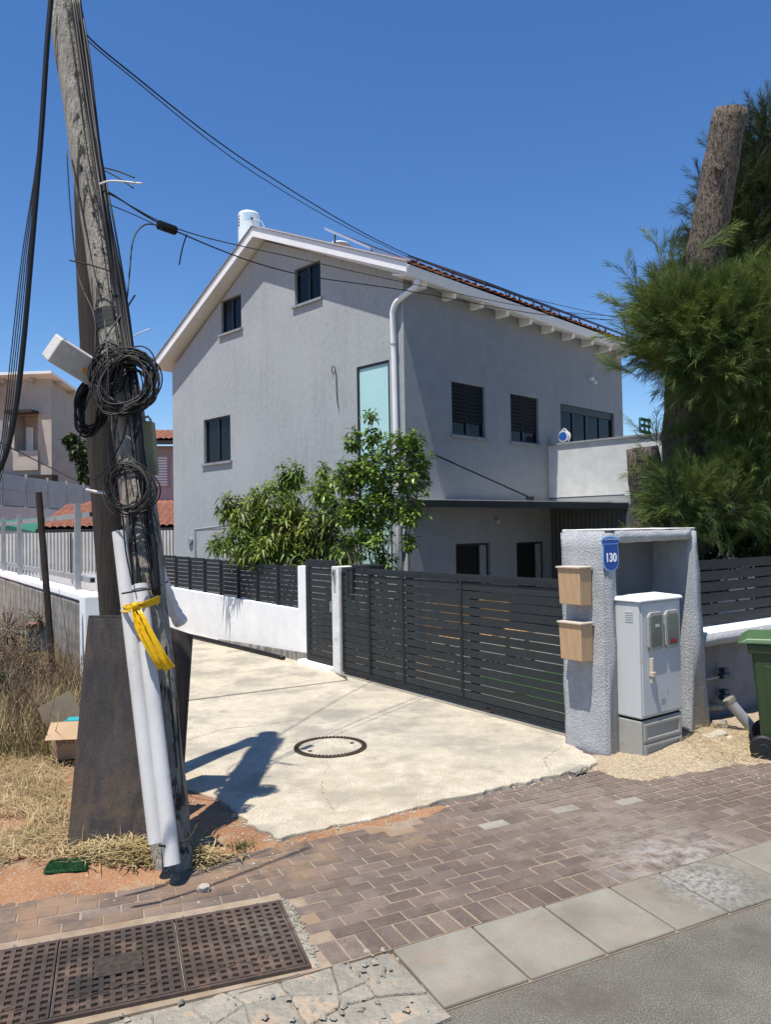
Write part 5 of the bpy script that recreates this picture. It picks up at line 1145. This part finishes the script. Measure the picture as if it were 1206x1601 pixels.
# front face along -x from corner, side face along +y
Hb = 9.3
fw = wall_holes(9, [(0, Hb+.05), (9, Hb)], [(7.2, 8.35, 5.5, 7.6)], depth=.9, z0=3); fw.v = [(x-9, y, z) for x, y, z in fw.v]; fw.build('front_wall', M['beige'], bh)
sdw = MB(); sdw.quad((0, 0, 3), (0, 7.2, 3), (0, 7.2, 8.0), (0, 0, Hb)); sdw.build('side_wall', M['beige2'], bh)
MB().hexa([(-9, -.6, Hb+.05), (.35, -.6, Hb-.02), (.35, 8, 7.7), (-9, 8, 8.0)], [(-9, -.6, Hb+.17), (.35, -.6, Hb+.1), (.35, 8, 7.85), (-9, 8, 8.15)]).build('roof', M['fascia'], bh)
for i in range(6): MB().box(.02, .33, .3+i*1.2, .45+i*1.2, Hb-.33-i*.22, Hb-.12-i*.22).build('eave_block', M['beige'], bh)
for i in range(4): MB().box(-.9-i*1.4, -.75-i*1.4, -.25, -.001, Hb-.3, Hb-.12).build('eave_block', M['beige'], bh)
MB().box(-1.8, -.6, -.12, -.002, 5.0, 5.9).build('balcony_parapet', M['beige'], bh)
MB().box(-1.85, -.55, -.7, -.1, 7.55, 7.68).build('balcony_canopy', M['eavewood'], bh)
MB().box(-1.7, -1.35, .8, .88, 5.3, 7.1).build('balcony_door', M['white'], bh)
MB().hexa([(-9, -1.6, 8.2), (-2.4, -1.6, 8.3), (-2.4, -.01, 9.1), (-9, -.01, 9.0)], [(-9, -1.6, 8.3), (-2.4, -1.6, 8.4), (-2.4, -.01, 9.2), (-9, -.01, 9.1)]).build('tiled_canopy', M['greytile'], bh)
MB().box(-8.5, .3, -.5, .0, 3.1, 4.75).build('undercroft', M['eavewood'], bh)
MB().box(.001, .05, 2.2, 3.4, 5.4, 5.9).build('wall_box', M['beige'], bh)
hl = thing('hillside', None, None); tag(hl, kind='structure')
MB().hexa([(-80, 24, -.1), (-15.3, 24, -.1), (-15.3, 41.5, -.1), (-80, 90, -.1)], [(-80, 24, 3.1), (-15.35, 24, 3.0), (-15.35, 41.5, 3.2), (-80, 90, 5.0)]).build('slope', M['soil'], hl)

# bench & garden behind the gate
gdn = MB(); gdn.prism([(-.9, 11.3), (-.4, 10.9), (1.95, 7.65), (3.6, 8.8), (8, 12.0), (8, 17), (3.5, 17.5), (.4, 13.25), (-3, 16.5), (-3.6, 15.6), (-1.2, 12.2)], -.08, .02)
tag(gdn.build('garden_paving', mat('yard_paving', (.15, .14, .125), (.2, .19, .17), 3, .9)), kind='structure')
lawn = MB().prism([(1.9, 8.2), (3.3, 9.1), (3.0, 10.8), (1.2, 10.2)], .02, .045); tag(lawn.build('lawn', M['lawn']), kind='structure')
bn = thing('garden_bench', 'wooden bench in the yard glimpsed through the sliding gate', 'bench', (1.35, 11.2, .02), .55)
for i in range(4): MB().box(-.8, .8, -.22+i*.12, -.12+i*.12, .42, .45).build('seat_slat', M['timber'], bn)
for i in range(3): MB().box(-.8, .8, .27, .3, .55+i*.13, .65+i*.13).build('back_slat', M['timber'], bn)
for x in (-.75, .7):
    for y in (-.2, .24): MB().box(x, x+.05, y, y+.05, 0, .42 if y < 0 else .95).build('leg', M['timber'], bn)
# trellis pipe by the wall
tp_ = thing('pipe_frame', 'thin grey metal pipe frame rising behind the slat fence near the house corner', 'frame', AT(306, 905, 15.8)); o_ = tp_.location.copy()
for P in ([AT(306, 905, 15.8), AT(305, 827, 15.8)], [AT(305, 828, 15.8), AT(352, 822, 15.2)], [AT(305, 829, 15.8), AT(352, 826, 17)]): MB().tube([p-o_ for p in P], .022, 8).build('pipe', M['galv'], tp_)

# ------------------------------------------------------------------ VEGETATION
def leaves(C, dirs, L_, Wd_, droop=.15, fold=.25):
    """C base points (n,3), dirs unit (n,3), arrays of length and width -> V,F (6 verts, 4 quads/tris as tris)"""
    n = len(C); up = np.array([0, 0, 1.]); side = np.cross(dirs, up)+nr.normal(0, .25, (n, 3)); side /= np.linalg.norm(side, axis=1)[:, None]+1e-9
    nor = np.cross(side, dirs); L_ = L_[:, None]; Wd_ = Wd_[:, None]
    a = C; m1 = C+dirs*L_*.45+side*Wd_*.5+nor*Wd_*fold; m2 = C+dirs*L_*.45-side*Wd_*.5+nor*Wd_*fold; mm = C+dirs*L_*.5
    tip = C+dirs*L_-np.array([0, 0, 1])*L_*droop
    V = np.stack([a, m1, tip, m2, mm], 1).reshape(-1, 3); b = (np.arange(n)*5)[:, None]
    F = np.concatenate([b+np.array([0, 1, 4]), b+np.array([4, 1, 2]), b+np.array([0, 4, 3]), b+np.array([3, 4, 2])], 0); return V, F
def shrub(name, label, cat, base, blobs, n, L_, Wd_, m, upw=.3, whorl=8, droop=.15, seed=1, stems=7, trunk_r=.03, foldv=.25):
    """blobs: (px, py, rpx, depth) ; leaves sit in whorls on twigs inside the blobs, mostly near their skins"""
    r = random.Random(seed); t = thing(name, label, cat, base); B = [(AT(x, y, Y), rp*Y/FPX) for x, y, rp, Y in blobs]; wts = [q[1]**2 for q in B]
    tw = MB(); Cs = []; Ds = []; base = Vector(base)
    for c, R in B:
        mid = base.lerp(c, .5)+Vector((r.gauss(0, .1), r.gauss(0, .1), 0)); root = base+Vector((r.gauss(0, .12), r.gauss(0, .12), 0))
        tw.tube([p-base for p in catmull([root, mid, c], 4)], [trunk_r*(1-.09*i) for i in range(9)], 6)
    for _ in range(n//whorl):
        c, R = r.choices(B, wts)[0]; d = Vector((r.gauss(0, 1), r.gauss(0, 1), r.gauss(0, 1))).normalized(); k = R*r.uniform(.25, 1.12)**.6
        p = c+d*k; q = c+d*k*.45; ax_ = (d+Vector((0, 0, upw))).normalized()
        tw.tube([q-base, p-base+ax_*.05], [.006, .003], 4, caps=False)
        for w_ in range(whorl):
            a = w_*2.4+r.uniform(-.4, .4); e = ax_.orthogonal().normalized(); f_ = ax_.cross(e); dd = (ax_*r.uniform(.1, .7)+(e*math.cos(a)+f_*math.sin(a))).normalized()
            pos = p+ax_*r.uniform(-.12, .06); Cs.append(pos-base); Ds.append(dd)
    C = np.array([tuple(x) for x in Cs]); Dn = np.array([tuple(x) for x in Ds]); k = len(C)
    V, Fv = leaves(C, Dn, nr.uniform(L_[0], L_[1], k), nr.uniform(Wd_[0], Wd_[1], k), droop, foldv)
    tw.build('branches', M['twig'], t); fo = link('foliage', npmesh('foliage', V, Fv, m), t); tag(fo, kind='stuff'); return t
shrub('mango_tree', 'bushy young fruit tree with long drooping leaves behind the white wall fence', 'tree', (-2.0, 13.9, 0),
      [(430, 790, 42, 13.8), (455, 745, 22, 13.9), (440, 840, 45, 13.6), (390, 810, 30, 13.8), (365, 790, 18, 13.9), (375, 845, 32, 13.6), (490, 830, 40, 13.6), (500, 770, 22, 13.5), (520, 850, 28, 13.4), (335, 852, 16, 13.7), (410, 868, 28, 13.3), (470, 870, 22, 13.3), (356, 800, 12, 13.9), (528, 800, 26, 13.1), (522, 755, 18, 13.1), (540, 868, 20, 12.9), (505, 735, 10, 13.2)],
      7400, (.13, .21), (.036, .055), M['leafa'], .25, 7, .4, 3, trunk_r=.022)
shrub('citrus_tree', 'glossy leaved fruit tree with upright shoots in front of the frosted window', 'tree', (.0, 11.9, 0),
      [(580, 650, 9, 11.9), (583, 685, 14, 11.9), (555, 690, 16, 12), (612, 690, 16, 11.8), (640, 695, 22, 11.8), (590, 730, 34, 11.9), (550, 745, 26, 12), (640, 745, 32, 11.8), (665, 715, 14, 11.7), (600, 785, 36, 11.9), (550, 800, 26, 12), (640, 800, 26, 11.8), (510, 770, 18, 12), (585, 840, 30, 11.9), (640, 850, 14, 11.7), (545, 850, 18, 12), (600, 880, 16, 11.8)],
      4700, (.09, .14), (.045, .07), M['leafb'], .8, 6, .1, 7, trunk_r=.02)
shrub('background_tree', 'small dark green tree below the beige house between fence and poles', 'tree', (-16, 42, 3),
      [(128, 705, 18, 41), (145, 725, 22, 41), (110, 690, 10, 41), (140, 745, 16, 41), (165, 730, 20, 41)], 1800, (.25, .4), (.12, .2), M['leafd'], .4, 6, .1, 17, trunk_r=.06)
shrub('dark_shrub', 'dense dark shrub behind the slat fence at the right edge', 'shrub', (5.6, 10.8, 0),
      [(1130, 860, 40, 10.2), (1190, 850, 50, 10.2), (1240, 850, 60, 10), (1160, 800, 50, 10.6), (1220, 790, 60, 10.6), (1110, 900, 30, 10)], 5000, (.08, .16), (.04, .06), M['leafd'], .3, 7, .2, 21)

def plumes(label, cat, base, blobs, nplume, m, seed, name='casuarina_tree', limbs=(), mlen=(.45, .85), sprigs=()):
    r = random.Random(seed); g_ = np.random.default_rng(seed); t = thing(name, label, cat, base); base = Vector(base)
    B = [(AT(x, y, Y), rp*Y/FPX) for x, y, rp, Y in blobs]; wts = [q[1]**2 for q in B]; tw = MB(); VV = []
    for ip in range(nplume+len(sprigs)*4):
        c, R = r.choices(B, wts)[0]; d = Vector((r.gauss(0, 1), r.gauss(0, 1), r.gauss(0, .9))).normalized(); k = R*r.uniform(.3, 1.)**.45
        p0 = c+d*k*.62; L_ = r.uniform(*mlen)*(.6+.5*R); ax_ = (d+Vector((r.gauss(0, .3), r.gauss(0, .3), .75+r.gauss(0, .25)))).normalized()
        if ip >= nplume:
            x0_, y0_, x1_, y1_, Y_ = sprigs[(ip-nplume)//4]; q_ = (ip-nplume) % 4; pa_ = AT(x0_, y0_, Y_); pb_ = AT(x1_, y1_, Y_)
            if q_ == 0: p0 = pa_; L_ = (pb_-pa_).length; ax_ = (pb_-pa_).normalized()
            else: p0 = pa_.lerp(pb_, .22*q_-.1); L_ = .35; ax_ = ((pb_-pa_).normalized()+Vector((r.gauss(0, .5), r.gauss(0, .5), 0))).normalized()
        pts = [p0+ax_*L_*s-Vector((0, 0, 1))*(.16*L_*s*s*r.uniform(.3, 1.4)) for s in (0, .25, .5, .75, 1.)]
        tw.tube([p-base for p in pts], [.006, .005, .004, .003, .0015], 4, caps=False)
        P = np.array([tuple(p-base) for p in pts]); nn = 66; s = g_.uniform(.08, 1.0, nn); idx = np.clip((s*4).astype(int), 0, 3); fr_ = (s*4-idx)[:, None]
        B0 = P[idx]*(1-fr_)+P[idx+1]*fr_; A = P[idx+1]-P[idx]; A /= np.linalg.norm(A, axis=1)[:, None]
        rv = g_.normal(0, 1, (nn, 3)); rv -= A*(rv*A).sum(1)[:, None]; rv /= np.linalg.norm(rv, axis=1)[:, None]
        D_ = A*g_.uniform(.8, 1.5, (nn, 1))+rv*g_.uniform(.25, .6, (nn, 1)); D_ /= np.linalg.norm(D_, axis=1)[:, None]
        Ln = g_.uniform(.14, .27, (nn, 1))*(1.1-.45*s[:, None]); tipp = B0+D_*Ln-np.array([0, 0, 1])*Ln*g_.uniform(.0, .18, (nn, 1)); sd_ = np.cross(D_, g_.normal(0, 1, (nn, 3))); sd_ /= np.linalg.norm(sd_, axis=1)[:, None]
        w_ = .0025; mid = (B0+tipp)/2+np.array([0, 0, 1])*Ln*.05
        VV.append(np.stack([B0, mid+sd_*w_, tipp, mid-sd_*w_], 1).reshape(-1, 3))
    V = np.concatenate(VV); Fq = np.arange(len(V)).reshape(-1, 4); f_ = link('foliage', npmesh('foliage', V, Fq, m), t); tag(f_, kind='stuff'); tw.build('twigs', M['twig'], t)
    for nm, pts, rad in limbs:
        P = catmull([AT(*q) for q in pts], 7); n_ = len(P); R_s = [rad[0]+(rad[1]-rad[0])*i/(n_-1) for i in range(n_)]
        mb_ = MB(); mb_.tube([p-base for p in P], R_s, 22); me = mb_.mesh(nm, M['bark'], True)
        for v in me.vertices:
            k = .02*math.sin(v.co.z*9+v.co.x*23)+.012*math.sin(v.co.z*31+v.co.y*41)+r.gauss(0, .005); v.co.x += k*.6; v.co.y += k*.6
        link(nm, me, t)
    return t
ct = plumes('big drooping needled tree with sawn off leaning trunk at the right edge', 'tree', (4.0, 10.3, 0),
      [(1056, 475, 38, 9.9), (1036, 525, 26, 9.9), (1070, 520, 62, 9.7), (1130, 520, 70, 9.6), (1180, 560, 75, 9.5), (1066, 562, 44, 9.7), (1118, 572, 48, 9.5), (1215, 500, 70, 9.6), (1200, 640, 55, 9.5), (1178, 665, 34, 9.6), (1220, 720, 50, 9.5), (1170, 740, 40, 9.5), (1130, 790, 34, 9.4), (1075, 790, 34, 9.5), (1050, 748, 20, 9.7), (1060, 830, 26, 9.5), (1200, 790, 36, 9.5), (1030, 690, 10, 9.9)],
      3600, M['needle'], 4, sprigs=[(1035, 440, 1025, 345, 9.9), (1045, 440, 1052, 350, 9.9), (1020, 470, 950, 396, 9.9), (1010, 500, 935, 455, 9.9), (1060, 430, 1085, 360, 9.9), (1000, 540, 945, 520, 9.9), (1070, 800, 1005, 762, 9.6), (1120, 480, 1190, 380, 9.4), (1180, 640, 1206, 480, 9.3), (1000, 590, 950, 560, 9.8), (1080, 400, 1140, 350, 9.5)], limbs=[('trunk', [(1075, 1010, 10.4), (1072, 850, 10.4), (1070, 700, 10.35), (1078, 560, 10.2), (1098, 430, 9.9), (1120, 300, 9.7), (1143, 172, 9.5)], (.32, .20)),
                                   ('cut_stub', [(1030, 920, 10.1), (1018, 820, 10.0), (1005, 700, 9.9)], (.26, .20))])
b0 = Vector((4.0, 10.3, 0)); tpp = AT(1143, 172, 9.5)-b0
MB().lathe([(.05, -.05), (.06, 0), (.035, .012), (.02, 0)], tuple(AT(1124, 262, 9.46)-b0), 14, 'y').build('knot', M['bark'], ct)
plumes('second tall feathery needled tree rising behind the sawn off trunk', 'tree', (6.3, 12.2, 0),
      [(1185, 300, 45, 12), (1165, 370, 42, 12), (1205, 200, 34, 12), (1150, 430, 40, 12), (1190, 240, 34, 12), (1150, 300, 34, 12), (1200, 330, 60, 12), (1120, 350, 30, 12), (1110, 400, 36, 12), (1170, 420, 60, 12), (1225, 430, 60, 12), (1230, 250, 40, 12), (1140, 470, 50, 12), (1200, 560, 80, 12), (1160, 680, 80, 12), (1210, 760, 80, 12), (1130, 780, 60, 12)],
      3400, M['needle2'], 14, sprigs=[(1190, 260, 1195, 140, 12), (1180, 270, 1165, 170, 12), (1130, 330, 1070, 250, 12), (1205, 240, 1206, 120, 12), (1120, 380, 1062, 300, 12), (1150, 300, 1100, 190, 12), (1200, 300, 1185, 190, 12)], limbs=[('trunk', [(1200, 980, 12.3), (1205, 700, 12.3), (1200, 300, 12.2)], (.2, .06))])
# table-like green frame by the tree
gf = thing('green_crate', 'dark green slatted crate on the terrace beside the tree', 'crate', AT(1010, 678, 12.5), TH)
for z in (0, .1, .2): MB().box(-.16, .18, -.01, .01, z, z+.05).build('slat', M['greensheet'], gf)
for x in (-.16, .0, .15): MB().box(x, x+.03, .011, .03, 0, .25).build('post', M['greensheet'], gf)

# dry grass and straw on the left
def blades(name, label, n, region, hgt, w_, m, lie=.0, seed=3, cat='grass', zoff=0.):
    g_ = np.random.default_rng(seed); P = []
    while len(P) < n:
        x, y = region(g_); P.append((x, y, soilz(x, y)+zoff))
    P = np.array(P); a = g_.uniform(0, 2*math.pi, n); L_ = g_.uniform(hgt[0], hgt[1], n)
    el = g_.uniform(.0, .35, n) if lie else np.clip(g_.normal(1.1, .3, n), .2, 1.5); W_ = g_.uniform(w_[0], w_[1], n)
    D_ = np.stack([np.cos(a)*np.cos(el), np.sin(a)*np.cos(el), np.sin(el)], -1); s_ = np.stack([-np.sin(a), np.cos(a), np.zeros(n)], -1)*W_[:, None]
    z0 = np.abs(g_.normal(0, .02, n)) if lie else np.zeros(n); P[:, 2] += z0; bend = g_.normal(0, .18, (n, 3))*L_[:, None]*.5; bend[:, 2] *= .4
    mid = P+D_*L_[:, None]*.55+bend; tip = P+D_*L_[:, None]; tip[:, 2] -= (0 if lie else 1)*L_*g_.uniform(0, .25, n); tip[:, 2] = np.maximum(tip[:, 2], P[:, 2]-.005)
    V = np.stack([P-s_, P+s_, mid+s_, mid-s_, tip], 1).reshape(-1, 3); b = (np.arange(n)*5)[:, None]
    F = np.concatenate([b+np.array([0, 1, 2]), b+np.array([0, 2, 3]), b+np.array([3, 2, 4])], 0)
    o = link(name, npmesh(name, V, F, m)); tag(o, label, cat, kind='stuff'); return o
lp_ = gxy((-300, 1400), (-60, 1378), (40, 1350), (110, 1362), (235, 1352), (262, 1340), (235, 1315), (110, 1330), (100, 1200))+[(-2.8, 6.9), (-3.6, 9.6), (-5.1, 11.9), (-9, 11.9), (-8, 6)]
def reg_straw(g_):
    while True:
        x, y = g_.uniform(-8, -1.2), g_.uniform(4.3, 11.5)
        if g_.random() > min(1, (5.2/y)**1.2*1.0): continue
        if inpoly(x, y, lp_) and fbm(np.array([x]), np.array([y]), 2.2, 4)[0] > g_.normal(-.55, .3): return x, y
blades('straw_litter', 'trampled dry straw covering the earth left of the boards', 30000, reg_straw, (.06, .24), (.0012, .0032), M['straw'], 1, 3, 'straw', .004)
blades('straw_tufts', 'short stiff dry grass stalks on the waste ground', 11000, reg_straw, (.05, .20), (.001, .0024), M['straw'], 0, 5, 'grass')
blades('dead_stalk_litter', 'brown dead stalks mixed in the straw', 5000, reg_straw, (.06, .25), (.0014, .003), M['straw2'], 1, 6, 'straw', .01)
def reg_weed(g_):
    while True:
        y = g_.uniform(6.8, 12); t = (y-7)/3.; x = g_.uniform(-2.9-t*1.9-1.8, -2.85-(y-7)*.27)
        if y > 9.6: x = min(x, -3.75-(y-9.75)*.66)
        return x, y
blades('tall_dry_weeds', 'tall brown dry weeds in front of the retaining wall', 4500, reg_weed, (.25, .85), (.0018, .0045), M['straw2'], 0, 8, 'weeds')
blades('pale_dry_weeds', 'pale dry grass among the weeds at the wall foot', 11000, reg_weed, (.15, .6), (.0015, .004), M['straw'], 0, 9, 'weeds')
blades('green_weeds', 'dull green weeds low against the wall at the left edge', 6000, reg_weed, (.08, .35), (.003, .007), M['weed'], 0, 10, 'weeds')
# branching dead shrubs against the wall
for i, (x, y, Y, hgt) in enumerate(((20, 1120, 8.4, 1.15), (62, 1100, 8.6, 1.1), (100, 1085, 8.9, .95), (-20, 1110, 8.2, 1.2), (44, 1180, 7.4, .8))):
    p = AT(x, y, Y); p.z = .05; r = random.Random(70+i)
    lab = ['leftmost dry branching weed against the stained wall', 'dry branching weed left of the iron stake', 'dry branching weed right of the iron stake', 'dry branching weed cut by the left edge', 'low dry branching weed nearest the cardboard box'][i]
    t = thing('dead_weed', lab, 'weed', p); m = MB()
    def br(a, d, L_, rr, lv):
        b = a+d*L_; mid = (a+b)/2+Vector((r.gauss(0, .03), r.gauss(0, .03), 0))*L_; m.tube([a, mid, b], [rr, rr*.8, rr*.55], 4, caps=False)
        if lv == 0:
            return
        for _ in range(r.choice((2, 3))): br(a.lerp(b, r.uniform(.45, 1)), (d+Vector((r.gauss(0, .5), r.gauss(0, .5), r.gauss(.05, .3)))).normalized(), L_*r.uniform(.5, .8), rr*.6, lv-1)
    for _ in range(7): br(Vector((r.gauss(0, .06), r.gauss(0, .06), 0)), Vector((r.gauss(0, .35), r.gauss(0, .35), 1)).normalized(), hgt*r.uniform(.3, .5), .006, 3)
    tag(m.build('stems', M['straw2'], t), kind='stuff')
M['dryleaf'] = mat('dry_leaves', (.12, .075, .04), (.27, .19, .10), 2, .9, trans=.15)
M['greyleaf'] = mat('dusty_leaves', (.06, .085, .03), (.14, .16, .07), 2, .8, trans=.15)
shrub('dry_bush', 'brown dried bush against the stained wall at the left edge', 'bush', (-4.75, 8.9, 0), [(10, 985, 34, 8.9), (35, 1030, 34, 8.7), (-10, 1050, 40, 8.6), (60, 1060, 22, 8.6), (62, 965, 18, 9.1)], 2200, (.03, .06), (.012, .022), M['dryleaf'], .3, 6, .2, 51, trunk_r=.01)
shrub('dusty_bush', 'low dusty green bush at the left edge under the dried bush', 'bush', (-4.4, 8.1, 0), [(8, 1065, 26, 8.1), (-20, 1100, 40, 8), (30, 1110, 16, 8)], 1300, (.03, .05), (.012, .02), M['greyleaf'], .4, 6, .1, 52, trunk_r=.008)
# small weeds near the pole foot and driveway edge
def spots(g_):
    c = [(-.95, 4.95), (-.78, 4.75), (-.88, 4.62), (-1.12, 4.72), (-.6, 10.55), (-.75, 10.45)][g_.integers(0, 6)]; return c[0]+g_.normal(0, .05), c[1]+g_.normal(0, .04)
blades('edge_weeds', 'tiny grey green weeds at the driveway edge and pole foot', 700, spots, (.02, .06), (.002, .004), M['weed'], 0, 31, 'weeds')
def footr(g_): return g_.normal(-1.5, .22), g_.normal(4.78, .06)
blades('pole_foot_straw', 'dry leaves and straw heaped at the foot of the boards and pole', 2200, footr, (.04, .14), (.0015, .005), M['straw'], 1, 33, 'straw', .01)
def cabf(g_): return g_.uniform(2.6, 3.6), g_.uniform(6.5, 7.5)
blades('sand_straw', 'short straw scattered on the sand beside the cabinet', 1500, cabf, (.02, .08), (.001, .002), M['straw'], 1, 34, 'straw', .004)
